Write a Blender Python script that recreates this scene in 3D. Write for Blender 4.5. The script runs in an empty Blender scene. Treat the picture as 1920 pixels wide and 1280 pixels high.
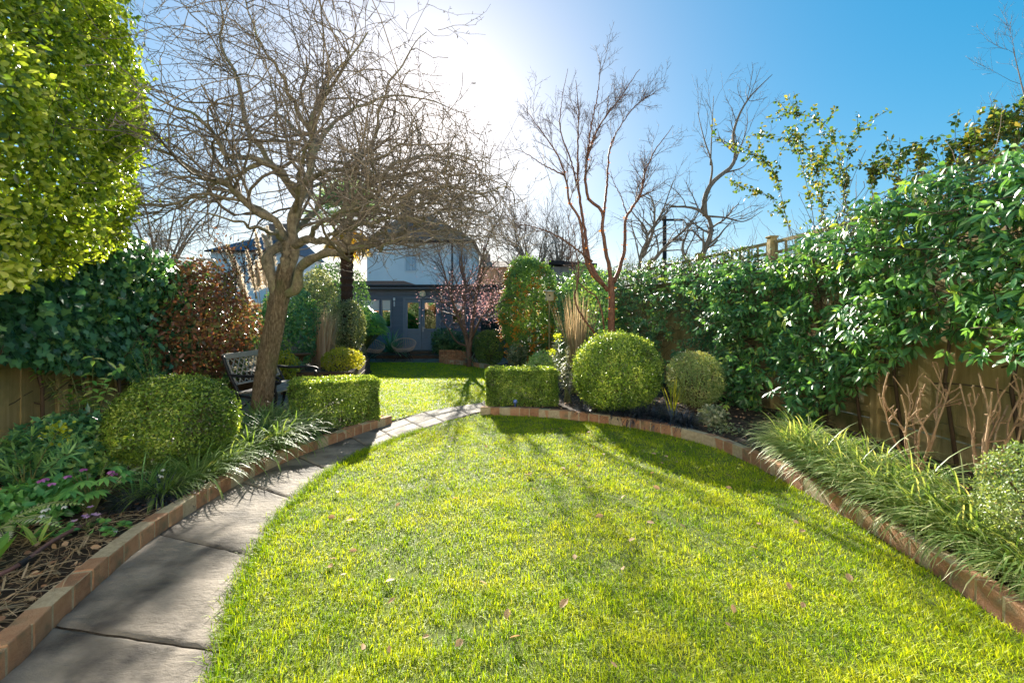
import bpy, math
import numpy as np
from mathutils import Vector, Matrix
rng = np.random.default_rng(7)
C = bpy.context.scene.collection
R = math.radians
F, CX, HY, EYE = 853.0, 960.0, 600.0, 1.5
def P(px, py, d):                      # a pixel of the photograph at depth d -> a place in the garden
    return np.array([(px-CX)/F*d, d, EYE-(py-HY)/F*d])
def nz(a): return a/np.maximum(np.linalg.norm(a, axis=-1, keepdims=True), 1e-9)
def U(a, b, n=None): return rng.uniform(a, b, n)

# ------------------------------------------------------------------ noise / curves
def vnoise(p, scale=1.0, seed=0):
    p = np.asarray(p, float)*scale
    if p.shape[-1] == 2: p = np.concatenate([p, np.zeros(p.shape[:-1]+(1,))], -1)
    i = np.floor(p).astype(np.int64); f = p-i; f = f*f*(3-2*f)
    def h(x, y, z):
        n = (x*374761393 + y*668265263 + z*2147483647 + seed*1442695041) & 0xffffffff
        n = ((n ^ (n >> 13))*1274126177) & 0xffffffff
        n = ((n ^ (n >> 16))*2246822519) & 0xffffffff
        return ((n ^ (n >> 15)) & 0xffff)/65535.0
    r = 0
    for dx in (0, 1):
        for dy in (0, 1):
            for dz in (0, 1):
                w = (f[..., 0] if dx else 1-f[..., 0])*(f[..., 1] if dy else 1-f[..., 1])*(f[..., 2] if dz else 1-f[..., 2])
                r = r + w*h(i[..., 0]+dx, i[..., 1]+dy, i[..., 2]+dz)
    return r
def fbm(p, scale=1.0, seed=0, o=3):
    return sum(vnoise(p, scale*2**k, seed+k)*.5**k for k in range(o))/sum(.5**k for k in range(o))
def catmull(pts, n):
    p = np.asarray(pts, float); q = np.vstack([2*p[0]-p[1], p, 2*p[-1]-p[-2]])
    s = np.linspace(0, len(p)-1-1e-6, n); i = s.astype(int); t = (s-i)[:, None]
    a, b, c, d = q[i], q[i+1], q[i+2], q[i+3]
    return .5*((2*b)+(c-a)*t+(2*a-5*b+4*c-d)*t*t+(3*b-a-3*c+d)*t**3)
def resample(pts, n):
    p = np.asarray(pts, float); L = np.r_[0, np.cumsum(np.linalg.norm(np.diff(p, axis=0), axis=1))]
    s = np.linspace(0, L[-1], n)
    return np.stack([np.interp(s, L, p[:, k]) for k in range(p.shape[1])], 1)
def curve(pts, n): return resample(catmull(pts, len(pts)*14), n)
def inside(poly, x, y):
    poly = np.asarray(poly); r = np.zeros(len(x), bool); j = len(poly)-1
    for i in range(len(poly)):
        xi, yi = poly[i]; xj, yj = poly[j]
        if yi != yj:
            r ^= ((yi > y) != (yj > y)) & (x < (xj-xi)*(y-yi)/(yj-yi)+xi)
        j = i
    return r
def scatter(poly, n):
    poly = np.asarray(poly); lo, hi = poly.min(0), poly.max(0); out = np.zeros((0, 2))
    while len(out) < n:
        q = rng.uniform(lo, hi, (n*2+10, 2)); out = np.vstack([out, q[inside(poly, q[:, 0], q[:, 1])]])
    return out[:n]

# ------------------------------------------------------------------ mesh buffer
class MB:
    def __init__(s): s.V = []; s.T = []; s.Q = []; s.tr = []; s.qr = []; s.n = 0
    def add(s, V, T=None, Q=None, tr=0.5, qr=None):
        V = np.asarray(V, float).reshape(-1, 3)
        if T is not None and len(T):
            T = np.asarray(T, int).reshape(-1, 3); s.T.append(T+s.n); s.tr.append(np.broadcast_to(tr, (len(T),)).astype(float))
        if Q is not None and len(Q):
            Q = np.asarray(Q, int).reshape(-1, 4); s.Q.append(Q+s.n); s.qr.append(np.broadcast_to(tr if qr is None else qr, (len(Q),)).astype(float))
        s.V.append(V); s.n += len(V); return s
    def build(s, name, mat, parent=None, smooth=False):
        V = np.vstack(s.V).astype(np.float32)
        if parent is not None: V = V-np.array(parent.location, np.float32)
        T = np.vstack(s.T) if s.T else np.zeros((0, 3), int); Q = np.vstack(s.Q) if s.Q else np.zeros((0, 4), int)
        r = np.concatenate(s.tr+s.qr) if (s.tr or s.qr) else np.zeros(0)
        me = bpy.data.meshes.new(name)
        me.vertices.add(len(V)); me.vertices.foreach_set('co', V.ravel())
        lo = np.concatenate([T.ravel(), Q.ravel()]).astype(np.int32)
        me.loops.add(len(lo)); me.loops.foreach_set('vertex_index', lo)
        ls = np.concatenate([np.arange(len(T))*3, len(T)*3+np.arange(len(Q))*4]).astype(np.int32)
        me.polygons.add(len(ls)); me.polygons.foreach_set('loop_start', ls)
        me.update(calc_edges=True)
        me.polygons.foreach_set('use_smooth', np.full(len(ls), bool(smooth or mat.name in LEAFY)))
        a = me.attributes.new('rnd', 'FLOAT', 'FACE'); a.data.foreach_set('value', r.astype(np.float32))
        me.materials.append(mat)
        o = bpy.data.objects.new(name, me); C.objects.link(o)
        if parent is not None: o.parent = parent
        return o
    # shapes
    def box(s, c, size, rz=0, tilt=None, rnd=.5, ch=0.0):
        x, y, z = np.array(size)/2.0
        if ch <= 0:
            v = np.array([[a*x, b*y, c_*z] for c_ in (-1, 1) for b in (-1, 1) for a in (-1, 1)])
            q = [[0, 2, 3, 1], [4, 5, 7, 6], [0, 1, 5, 4], [2, 6, 7, 3], [0, 4, 6, 2], [1, 3, 7, 5]]
        else:
            def ring(xx, k):
                Y, Z = y-(ch if k else 0), z-(ch if k else 0)
                return [[xx, -Y+ch, -Z], [xx, Y-ch, -Z], [xx, Y, -Z+ch], [xx, Y, Z-ch], [xx, Y-ch, Z], [xx, -Y+ch, Z], [xx, -Y, Z-ch], [xx, -Y, -Z+ch]]
            v = np.array(ring(-x, 1)+ring(-x+ch, 0)+ring(x-ch, 0)+ring(x, 1)); q = []
            for k in range(3):
                for i in range(8): j = (i+1) % 8; q.append([k*8+i, k*8+8+i, k*8+8+j, k*8+j])
            for b, fl in ((0, 0), (24, 1)):
                f = [[b, b+1, b+2, b+7], [b+7, b+2, b+3, b+6], [b+6, b+3, b+4, b+5]]
                q += [g[::-1] if fl else g for g in f]
        if tilt is not None: v = v@np.array(Matrix.Rotation(tilt[0], 3, tilt[1])).T
        ca, sa = math.cos(rz), math.sin(rz)
        v = v@np.array([[ca, sa, 0], [-sa, ca, 0], [0, 0, 1]])
        return s.add(v+np.asarray(c), Q=q, tr=rnd)
    def beam(s, a, b, w, h, rnd=.5):            # bar from a to b, w wide across, h high
        a = np.asarray(a, float); b = np.asarray(b, float); d = nz(b-a)
        up = np.array([0, 0, 1.]) if abs(d[2]) < .95 else np.array([0, 1., 0])
        sd = nz(np.cross(d, up)); up = np.cross(sd, d)
        v = [p+sd*i*w/2+up*j*h/2 for p in (a, b) for j in (-1, 1) for i in (-1, 1)]
        return s.add(v, Q=[[0, 1, 3, 2], [4, 6, 7, 5], [0, 4, 5, 1], [2, 3, 7, 6], [0, 2, 6, 4], [1, 5, 7, 3]], tr=rnd)
    def tubes(s, Pt, Rr, sides=4, rnd=None, cap=True):   # Pt (n,k,3), Rr (n,k)
        Pt = np.asarray(Pt, float); Rr = np.asarray(Rr, float)
        if Pt.ndim == 2: Pt = Pt[None]; Rr = Rr[None]
        n, k, _ = Pt.shape
        tg = np.gradient(Pt, axis=1); tg = nz(tg)
        m = nz(tg.mean(1)); ref = np.where(np.abs(m[:, 2:3]) < .8, [[0, 0, 1.]], [[1., 0, 0]])[:, None, :]
        a = nz(np.cross(tg, np.broadcast_to(ref, tg.shape))); b = np.cross(tg, a)
        ang = np.arange(sides)*2*math.pi/sides
        V = Pt[:, :, None, :]+Rr[:, :, None, None]*(a[:, :, None, :]*np.cos(ang)[None, None, :, None]+b[:, :, None, :]*np.sin(ang)[None, None, :, None])
        i = np.arange(sides); j = (i+1) % sides
        q = np.stack([i, j, j+sides, i+sides], 1)
        Q = (q[None]+(np.arange(k-1)*sides)[:, None, None]).reshape(-1, 4)
        Q = (Q[None]+(np.arange(n)*k*sides)[:, None, None]).reshape(-1, 4)
        r = U(0, 1, n) if rnd is None else np.broadcast_to(rnd, (n,))
        T = None
        if cap:
            t = np.array([[0, x, x+1] for x in range(1, sides-1)])
            T = np.concatenate([t[:, ::-1], t+(k-1)*sides]); T = (T[None]+(np.arange(n)*k*sides)[:, None, None]).reshape(-1, 3)
        per = 2*(sides-2)
        return s.add(V, T=T, Q=Q, tr=np.repeat(r, per) if cap else 0, qr=np.repeat(r, (k-1)*sides))
    def lathe(s, prof, c, n=24, rnd=.5):        # prof [(r,z)]
        p = np.asarray(prof, float); k = len(p); a = np.arange(n)*2*math.pi/n
        V = np.stack([p[:, 0:1]*np.cos(a), p[:, 0:1]*np.sin(a), np.broadcast_to(p[:, 1:2], (k, n))], -1).reshape(-1, 3)+np.asarray(c)
        i = np.arange(n); q = np.stack([i, (i+1) % n, (i+1) % n+n, i+n], 1)
        return s.add(V, Q=(q[None]+(np.arange(k-1)*n)[:, None, None]).reshape(-1, 4), tr=rnd)
    def grid(s, G, rnd=.5, flip=False):           # G (a,b,3)
        a, b, _ = G.shape; I = np.arange(a*b).reshape(a, b)
        q = np.stack([I[:-1, :-1], I[1:, :-1], I[1:, 1:], I[:-1, 1:]], -1).reshape(-1, 4)
        if flip: q = q[:, ::-1]
        return s.add(G.reshape(-1, 3), Q=q, tr=rnd)
    def leaves(s, pos, axis, nrm, L, W, tpl, rnd=None):
        tv, tt, tq = tpl; n = len(pos); L = np.broadcast_to(L, (n,)); W = np.broadcast_to(W, (n,))
        ax = nz(axis); sd = nz(np.cross(ax, nrm)); nm = np.cross(sd, ax)
        V = pos[:, None, :]+ax[:, None, :]*(tv[None, :, 0:1]*L[:, None, None])+sd[:, None, :]*(tv[None, :, 1:2]*W[:, None, None])+nm[:, None, :]*(tv[None, :, 2:3]*W[:, None, None])
        off = (np.arange(n)*len(tv))[:, None, None]
        r = U(0, 1, n) if rnd is None else np.broadcast_to(rnd, (n,))
        T = (tt[None]+off).reshape(-1, 3) if len(tt) else None; Q = (tq[None]+off).reshape(-1, 4) if len(tq) else None
        return s.add(V, T=T, Q=Q, tr=np.repeat(r, len(tt)) if len(tt) else 0, qr=np.repeat(r, len(tq)) if len(tq) else None)
    def blades(s, base, az, L, e0, bend, W, seg=4, rnd=None, taper=.75):
        n = len(base); t = np.linspace(0, 1, seg+1); L = np.broadcast_to(L, (n,)); W = np.broadcast_to(W, (n,))
        e = np.broadcast_to(e0, (n,))[:, None]-np.broadcast_to(bend, (n,))[:, None]*((t[:-1]+t[1:])/2)
        step = (L/seg)[:, None]
        h = np.concatenate([np.zeros((n, 1)), np.cumsum(np.cos(e)*step, 1)], 1); z = np.concatenate([np.zeros((n, 1)), np.cumsum(np.sin(e)*step, 1)], 1)
        dx, dy = np.cos(az), np.sin(az)
        Pc = base[:, None, :]+np.stack([h*dx[:, None], h*dy[:, None], z], -1)
        w = W[:, None]*np.r_[taper, np.ones(seg-1), .0][None]*.5 if seg > 1 else W[:, None]*np.array([1., 0])[None]*.5
        if seg > 2: w[:, -2] *= .7
        sd = np.stack([-dy, dx, np.zeros(n)], -1)[:, None, :]
        Lf = Pc-sd*w[..., None]; Rt = Pc[:, :-1]+(sd*w[..., None])[:, :-1]
        V = np.concatenate([Lf, Rt], 1); m = 2*seg+1
        q = np.array([[i, i+seg+1, i+seg+2, i+1] for i in range(seg-1)], int).reshape(-1, 4); tt = np.array([[seg-1, 2*seg, seg]])
        off = (np.arange(n)*m)[:, None, None]; r = U(0, 1, n) if rnd is None else np.broadcast_to(rnd, (n,))
        return s.add(V, T=(tt[None]+off).reshape(-1, 3), Q=(q[None]+off).reshape(-1, 4) if len(q) else None, tr=r, qr=np.repeat(r, len(q)) if len(q) else None)

def TPL(v, t=(), q=()): return (np.array(v, float), np.array(t, int).reshape(-1, 3), np.array(q, int).reshape(-1, 4))
FOLD = TPL([[0, 0, 0], [.45, -.5, .16], [1, 0, -.08], [.45, .5, .16]], [[0, 1, 2], [0, 2, 3]])
LANCE = TPL([[0, 0, 0], [.28, -.42, .13], [.28, 0, 0], [.28, .42, .13], [.62, -.44, .03], [.62, 0, -.1], [.62, .44, .03], [1, 0, -.42]],
            [[0, 1, 2], [0, 2, 3], [4, 7, 5], [5, 7, 6]], [[1, 4, 5, 2], [2, 5, 6, 3]])
IVY = TPL([[.32, 0, 0], [0, -.05, .05], [-.12, -.36, .08], [.2, -.36, .05], [.36, -.58, .0], [.55, -.27, .06], [1, 0, -.08], [.55, .27, .06], [.36, .58, 0], [.2, .36, .05], [-.12, .36, .08], [0, .05, .05]],
          [[0, i, i+1] for i in range(1, 11)]+[[0, 11, 1]])
OVAL = TPL([[0, 0, 0], [.25, -.4, .1], [.6, -.5, .1], [1, 0, -.1], [.6, .5, .1], [.25, .4, .1], [.45, 0, -.03]], [[6, i, (i+1) % 6] for i in range(6)])

# ------------------------------------------------------------------ objects, labels
def tag(o, label, cat, group=None, kind=None):
    if label: o['label'] = label
    if cat: o['category'] = cat
    if group: o['group'] = group
    if kind: o['kind'] = kind
    return o
def thing(name, label, cat, loc=(0, 0, 0), group=None):
    o = bpy.data.objects.new(name, None); C.objects.link(o); o.location = loc; o.empty_display_size = .1
    return tag(o, label, cat, group, 'thing')
def dup(root, loc, rz=0, scale=1.0, label=None):
    r = root.copy(); C.objects.link(r); r.location = loc; r.rotation_euler = (0, 0, rz); r.scale = (scale,)*3
    if label: r['label'] = label
    for ch in list(root.children):
        c = ch.copy(); C.objects.link(c); c.parent = r
        for g in ch.children:
            d = g.copy(); C.objects.link(d); d.parent = c
    return r
def struct(mb, name, mat, smooth=False): return tag(mb.build(name, mat, None, smooth), None, None, None, 'structure')

# ------------------------------------------------------------------ materials
def newmat(name):
    m = bpy.data.materials.new(name); m.use_nodes = True; nt = m.node_tree; nt.nodes.clear()
    o = nt.nodes.new('ShaderNodeOutputMaterial'); return m, nt, o
def node(nt, t, **k):
    n = nt.nodes.new(t)
    for a, v in k.items():
        if hasattr(n, a): setattr(n, a, v)
    return n
def ramp(nt, stops, fac):
    r = nt.nodes.new('ShaderNodeValToRGB'); e = r.color_ramp.elements
    while len(e) < len(stops): e.new(.5)
    for i, (p, c) in enumerate(stops): e[i].position = p; e[i].color = (*c, 1)
    nt.links.new(fac, r.inputs[0]); return r.outputs[0]
def spread(cols): n = len(cols); return [(i/max(n-1, 1), c) for i, c in enumerate(cols)]
def leafmat(name, cols, rough=.4, tr=.4, trcol=None, spec=.5, boost=1.6, k=2.9):
    m, nt, o = newmat(name); LEAFY.add(m.name); cols = [tuple(min(v*k, max(v, .62)) for v in c) for c in cols]
    at = node(nt, 'ShaderNodeAttribute', attribute_name='rnd'); col = ramp(nt, spread(cols), at.outputs['Fac'])
    b = node(nt, 'ShaderNodeBsdfPrincipled'); nt.links.new(col, b.inputs['Base Color'])
    b.inputs['Roughness'].default_value = rough; b.inputs['Specular IOR Level'].default_value = spec
    t = node(nt, 'ShaderNodeBsdfTranslucent')
    mul = node(nt, 'ShaderNodeMix', data_type='RGBA', blend_type='MULTIPLY'); mul.inputs[0].default_value = 1
    nt.links.new(col, mul.inputs[6]); mul.inputs[7].default_value = (*(trcol or (boost*1.15, boost, boost*.4)), 1)
    nt.links.new(mul.outputs[2], t.inputs['Color'])
    mx = node(nt, 'ShaderNodeMixShader'); mx.inputs[0].default_value = tr
    nt.links.new(b.outputs[0], mx.inputs[1]); nt.links.new(t.outputs[0], mx.inputs[2]); nt.links.new(mx.outputs[0], o.inputs[0])
    return m
def surf(name, cols, scale=4.0, rough=.8, bump=.3, detail=6, stretch=(1, 1, 1), mix=.35, bscale=None, spec=.3, metallic=0, coord='Object', dist=.02, extra=None):
    """noise colours over the surface, shifted by the rnd attribute of each piece"""
    m, nt, o = newmat(name)
    tc = node(nt, 'ShaderNodeTexCoord'); mp = node(nt, 'ShaderNodeMapping'); mp.inputs['Scale'].default_value = stretch
    nt.links.new(tc.outputs[coord], mp.inputs[0])
    n1 = node(nt, 'ShaderNodeTexNoise'); n1.inputs['Scale'].default_value = scale; n1.inputs['Detail'].default_value = detail; n1.inputs['Roughness'].default_value = .65
    nt.links.new(mp.outputs[0], n1.inputs['Vector'])
    at = node(nt, 'ShaderNodeAttribute', attribute_name='rnd')
    mr = node(nt, 'ShaderNodeMapRange'); mr.inputs[1].default_value = .3; mr.inputs[2].default_value = .7
    nt.links.new(n1.outputs['Fac'], mr.inputs[0])
    mx = node(nt, 'ShaderNodeMix', data_type='FLOAT'); mx.inputs[0].default_value = mix
    nt.links.new(mr.outputs[0], mx.inputs[2]); nt.links.new(at.outputs['Fac'], mx.inputs[3])
    col = ramp(nt, spread(cols), mx.outputs[0])
    b = node(nt, 'ShaderNodeBsdfPrincipled'); b.inputs['Roughness'].default_value = rough; b.inputs['Specular IOR Level'].default_value = spec
    b.inputs['Metallic'].default_value = metallic
    if extra:                                  # stains: (scale, lo, hi, colour)
        n3 = node(nt, 'ShaderNodeTexNoise'); n3.inputs['Scale'].default_value = extra[0]; n3.inputs['Detail'].default_value = 5
        nt.links.new(tc.outputs[coord], n3.inputs['Vector'])
        m3 = node(nt, 'ShaderNodeMapRange'); m3.inputs[1].default_value = extra[1]; m3.inputs[2].default_value = extra[2]
        nt.links.new(n3.outputs['Fac'], m3.inputs[0])
        mm = node(nt, 'ShaderNodeMix', data_type='RGBA'); nt.links.new(m3.outputs[0], mm.inputs[0]); nt.links.new(col, mm.inputs[6]); mm.inputs[7].default_value = (*extra[3], 1)
        col = mm.outputs[2]
    nt.links.new(col, b.inputs['Base Color'])
    if bump:
        n2 = node(nt, 'ShaderNodeTexNoise'); n2.inputs['Scale'].default_value = bscale or scale*3; n2.inputs['Detail'].default_value = 8; n2.inputs['Roughness'].default_value = .7
        nt.links.new(mp.outputs[0], n2.inputs['Vector'])
        bp = node(nt, 'ShaderNodeBump'); bp.inputs['Strength'].default_value = bump; bp.inputs['Distance'].default_value = dist
        nt.links.new(n2.outputs['Fac'], bp.inputs['Height']); nt.links.new(bp.outputs[0], b.inputs['Normal'])
    nt.links.new(b.outputs[0], o.inputs[0]); return m
def glassmat(name, col=(.02, .025, .03), metal=0):
    m, nt, o = newmat(name); b = node(nt, 'ShaderNodeBsdfPrincipled')
    b.inputs['Base Color'].default_value = (*col, 1); b.inputs['Roughness'].default_value = .03; b.inputs['Metallic'].default_value = metal; b.inputs['Specular IOR Level'].default_value = .9
    nt.links.new(b.outputs[0], o.inputs[0]); return m

M = {}; LEAFY = set()
M['grass'] = leafmat('lawn grass blade', [(.075, .165, .005), (.155, .255, .006), (.275, .355, .010), (.385, .42, .02), (.46, .41, .14)], .5, .5, trcol=(1.65, 1.55, .4), spec=.25, k=1.15)
M['turf'] = surf('turf thatch', [(.05, .055, .015), (.11, .15, .02), (.20, .21, .05)], 30, .9, .6, mix=0)
M['soil'] = surf('dark moist soil', [(.02, .014, .011), (.06, .042, .03), (.12, .088, .062)], 14, .9, 1.0, mix=0, bscale=40, dist=.04)
M['earth'] = surf('plain earth', [(.03, .025, .015), (.06, .05, .03)], 3, .95, .3, mix=0)
M['stone'] = surf('riven grey sandstone', [(.13, .11, .09), (.215, .183, .148), (.32, .272, .222)], 3.2, .78, .6, stretch=(.8, 1.5, 1), mix=.3, bscale=16, spec=.3, dist=.03, extra=(3.2, .47, .68, (.07, .06, .052)))
M['patio'] = surf('pale bounce patio stone', [(.48, .43, .36), (.58, .53, .46), (.66, .62, .55)], 3, .8, .3, mix=0)
M['gap'] = surf('gritty dark joint sand', [(.05, .042, .034), (.14, .12, .10)], 30, .95, .5, mix=0)
M['brick'] = surf('weathered red stock brick', [(.22, .11, .065), (.35, .18, .10), (.43, .24, .135), (.45, .29, .17)], 11, .88, .7, mix=.38, bscale=70, extra=(9, .54, .74, (.20, .165, .10)))
M['stock'] = surf('pale bounce brick', [(.74, .70, .62), (.80, .76, .69), (.84, .81, .75)], 3, .9, .4, mix=0, bscale=20)  # cream chosen so the unseen house wall bounces sun into the garden
M['redbrick'] = surf('red brick wall', [(.24, .10, .06), (.34, .15, .09), (.4, .2, .12)], 3, .9, .4, mix=0, bscale=20)
M['mortar'] = surf('sandy mortar', [(.34, .27, .17), (.52, .43, .29)], 30, .95, .5, mix=0)
M['fence'] = surf('aged softwood boards', [(.24, .18, .075), (.38, .29, .125), (.48, .38, .18)], 3, .85, .4, stretch=(6, 6, .6), mix=.45, extra=(2.2, .5, .72, (.12, .13, .05)))
M['bark'] = surf('grey brown cherry bark', [(.06, .042, .026), (.22, .16, .10), (.42, .33, .22)], 34, .85, 1.0, stretch=(1.6, 1.6, .4), mix=.05, bscale=40, dist=.05, extra=(3, .55, .75, (.13, .135, .06)))
M['limb'] = surf('lichen grey fill lit limb bark', [(.11, .09, .06), (.27, .22, .15), (.42, .36, .25)], 22, .85, .8, stretch=(1, 1, .6), mix=.1, bscale=40, dist=.03, extra=(3, .5, .7, (.24, .25, .12)))  # paler than the trunk: fill light put into the colour, plus lichen patches
M['twig'] = surf('grey brown twig', [(.12, .095, .075), (.21, .165, .125), (.30, .24, .18)], 8, .8, 0, mix=.7)
M['copper'] = surf('peeling copper bark', [(.10, .045, .03), (.20, .085, .05), (.28, .15, .09)], 10, .6, .5, stretch=(1, 1, 2), mix=.4)
M['peel'] = leafmat('curling orange bark flake', [(.35, .10, .02), (.5, .2, .04)], .5, .5, k=1.15)
M['atwig'] = surf('dark maple twig', [(.11, .07, .055), (.2, .13, .10)], 8, .75, 0, mix=.7)
M['btwig'] = surf('pale neighbour twig', [(.15, .12, .095), (.26, .21, .16)], 8, .8, 0, mix=.7)
M['tan'] = surf('tan pruned stem', [(.26, .15, .08), (.40, .26, .15), (.5, .36, .24)], 12, .75, .3, mix=.5)
M['stem'] = surf('brown garden stem', [(.05, .035, .02), (.12, .08, .05)], 10, .8, 0, mix=.6)
M['gstem'] = surf('green garden stem', [(.08, .11, .03), (.16, .17, .06)], 10, .7, 0, mix=.6)
M['privet'] = leafmat('glossy golden privet leaf', [(.03, .055, .010), (.08, .12, .014), (.16, .20, .02), (.27, .29, .035), (.40, .38, .10)], .26, .42, trcol=(1.5, 1.7, .5), k=1.75)
M['box'] = leafmat('small box leaf', [(.035, .035, .014), (.03, .06, .013), (.06, .105, .018), (.10, .15, .025), (.20, .23, .06)], .3, .36, boost=1.7, k=2.3)
M['boxd'] = leafmat('dull box leaf', [(.035, .06, .02), (.06, .09, .03), (.10, .13, .05), (.13, .12, .06)], .5, .3)
M['ivy'] = leafmat('dark ivy leaf', [(.010, .036, .02), (.022, .066, .034), (.04, .10, .04), (.11, .17, .05)], .28, .28, k=3.2)
M['red'] = leafmat('red and olive nandina leaf', [(.025, .045, .015), (.06, .065, .025), (.075, .05, .028), (.11, .042, .028), (.15, .06, .028), (.09, .10, .03)], .35, .3, trcol=(1.2, 1.1, .7), k=2.3)
M['climb'] = leafmat('long glossy evergreen leaf', [(.014, .044, .018), (.026, .074, .026), (.042, .105, .032), (.075, .145, .036), (.17, .21, .035)], .3, .3)
M['climb2'] = leafmat('dark evergreen climber leaf', [(.016, .05, .024), (.03, .075, .034), (.05, .10, .04), (.12, .17, .04)], .35, .35)
M['rose'] = leafmat('young rose leaf', [(.03, .075, .018), (.06, .115, .022), (.10, .14, .03), (.20, .17, .035)], .35, .42, k=1.3)
M['lirio'] = leafmat('pale strap grass leaf', [(.045, .085, .022), (.08, .135, .036), (.15, .19, .075), (.27, .27, .15)], .5, .38, k=2.2)
M['mondo'] = leafmat('black strap leaf', [(.006, .008, .012), (.012, .015, .022), (.028, .03, .04)], .35, .1, trcol=(1, 1, 1))
M['silver'] = leafmat('silver edged leaf', [(.06, .10, .045), (.15, .19, .10), (.34, .36, .25)], .4, .3, k=1.15)
M['gold'] = leafmat('golden euonymus leaf', [(.14, .19, .02), (.30, .32, .03), (.42, .38, .06)], .4, .45, k=1.15)
M['dark'] = leafmat('dark shrub leaf', [(.012, .03, .014), (.022, .05, .02), (.04, .08, .03)], .4, .3)
M['fatsia'] = leafmat('big palmate leaf', [(.03, .08, .02), (.06, .13, .03), (.12, .20, .03)], .3, .45)
M['palm'] = leafmat('palm frond segment', [(.04, .075, .055), (.065, .11, .08), (.10, .15, .09)], .4, .4)
M['yellow'] = leafmat('yellowed palm segment', [(.35, .28, .04), (.48, .36, .06), (.25, .17, .06)], .5, .5, k=1.15)
M['fibre'] = surf('hairy dark palm trunk fibre', [(.03, .018, .014), (.07, .04, .03), (.11, .065, .05)], 20, .95, 1.0, stretch=(2, 2, .6), mix=.4)
M['spiky'] = leafmat('blue green sword leaf', [(.02, .05, .035), (.04, .085, .05), (.08, .13, .07)], .35, .3)
M['straw'] = leafmat('dry straw', [(.22, .15, .08), (.36, .27, .16), (.5, .41, .28)], .6, .4, trcol=(1.3, 1.2, 1.0), k=1.15)
M['strawd'] = leafmat('brown dry grass', [(.12, .075, .045), (.22, .15, .10), (.34, .26, .18)], .6, .35, trcol=(1.3, 1.1, .9))
M['plume'] = leafmat('cream pampas plume', [(.66, .58, .46), (.76, .69, .58), (.84, .79, .7)], .7, .5, trcol=(1.1, 1.05, 1.0), k=1.0)
M['pink'] = leafmat('pink plum blossom', [(.18, .09, .09), (.34, .22, .215), (.55, .45, .44)], .6, .45, trcol=(1.3, 1.0, 1.0), k=1.15)
M['pyra'] = leafmat('pyracantha leaf', [(.02, .05, .016), (.04, .08, .02), (.08, .13, .03)], .4, .3)
M['berry'] = surf('orange berry', [(.6, .20, .015), (.75, .34, .03)], 5, .35, 0, mix=1)
M['euph'] = leafmat('grey green spurge leaf', [(.03, .08, .03), (.06, .13, .045), (.11, .18, .06)], .5, .35)
M['lime'] = leafmat('lime flower bract', [(.26, .34, .03), (.36, .42, .05)], .5, .5, k=1.15)
M['fern'] = leafmat('fern pinna', [(.08, .13, .04), (.16, .21, .08), (.28, .31, .18)], .5, .4)
M['hell'] = leafmat('hellebore leaf', [(.02, .07, .025), (.04, .11, .03), (.08, .16, .04)], .35, .3)
M['purple'] = leafmat('plum petal', [(.12, .03, .10), (.25, .09, .22)], .5, .4, trcol=(1.3, 1, 1.3))
M['mauve'] = leafmat('mauve petal', [(.4, .22, .5), (.55, .36, .62)], .5, .4, trcol=(1.2, 1, 1.2), k=1.15)
M['white'] = leafmat('white petal', [(.7, .72, .68), (.8, .8, .78)], .5, .4, trcol=(1, 1, 1), k=1.15)
M['litter'] = leafmat('brown fallen leaf', [(.06, .035, .022), (.14, .075, .04), (.26, .16, .10)], .7, .3, trcol=(1.3, 1.1, .9))
M['hose'] = surf('dusty purple brown hose', [(.13, .065, .06), (.18, .10, .09)], 10, .5, .1, mix=0)
M['blackp'] = surf('black plastic', [(.012, .012, .014), (.025, .025, .03)], 10, .45, 0, mix=0)
M['iron'] = surf('black painted iron', [(.012, .013, .018), (.03, .03, .036)], 12, .5, .15, mix=0)
M['greywood'] = surf('silvered bench timber', [(.17, .15, .13), (.28, .25, .22), (.36, .33, .30)], 6, .85, .4, stretch=(1, 12, 12), mix=.4)
M['lattice'] = surf('weathered grey cast lattice', [(.26, .25, .23), (.38, .36, .33)], 12, .7, .2, mix=.2)
M['sleeper'] = surf('dark oak sleeper', [(.05, .03, .02), (.11, .065, .04), (.18, .12, .08)], 5, .85, .5, stretch=(1, 6, 6), mix=.3)
M['navy'] = surf('slate blue painted boards', [(.085, .11, .15), (.105, .13, .175), (.13, .16, .205)], 5, .55, .2, stretch=(.4, 1, 8), mix=.3)
M['navyl'] = surf('blue grey painted joinery', [(.14, .17, .22), (.17, .205, .255)], 4, .5, .1, mix=.2)
M['felt'] = surf('dark roofing felt', [(.015, .016, .02), (.03, .032, .038)], 10, .9, .3, mix=0)
M['glass'] = glassmat('reflection tinted shed glass', (.50, .43, .36), 1)  # tan mirror tint puts the warmth of the reflected brick into the colour
M['blind'] = surf('cream roller blind', [(.6, .58, .54), (.7, .68, .64)], 2, .8, 0, mix=0)
M['cream'] = surf('cream opal lamp', [(.82, .76, .58), (.85, .8, .64)], 3, .4, 0, mix=0)
M['steel'] = surf('brushed steel', [(.5, .5, .5), (.6, .6, .6)], 20, .35, 0, mix=0, metallic=.9)
M['cane'] = surf('brown woven cane', [(.40, .24, .17), (.56, .38, .29)], 20, .6, .2, mix=.7)
M['render'] = surf('pale blue white render', [(.70, .73, .77), (.78, .80, .83), (.82, .84, .86)], .6, .9, .1, mix=0)
M['slate'] = surf('blue slate roof', [(.07, .10, .15), (.12, .16, .22)], 3, .7, .4, stretch=(1, 1, 5), mix=.3)
M['tile'] = surf('brown clay roof tile', [(.22, .13, .10), (.30, .19, .15), (.36, .25, .21)], 3, .85, .5, stretch=(1, 1, 5), mix=.3)
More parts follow.
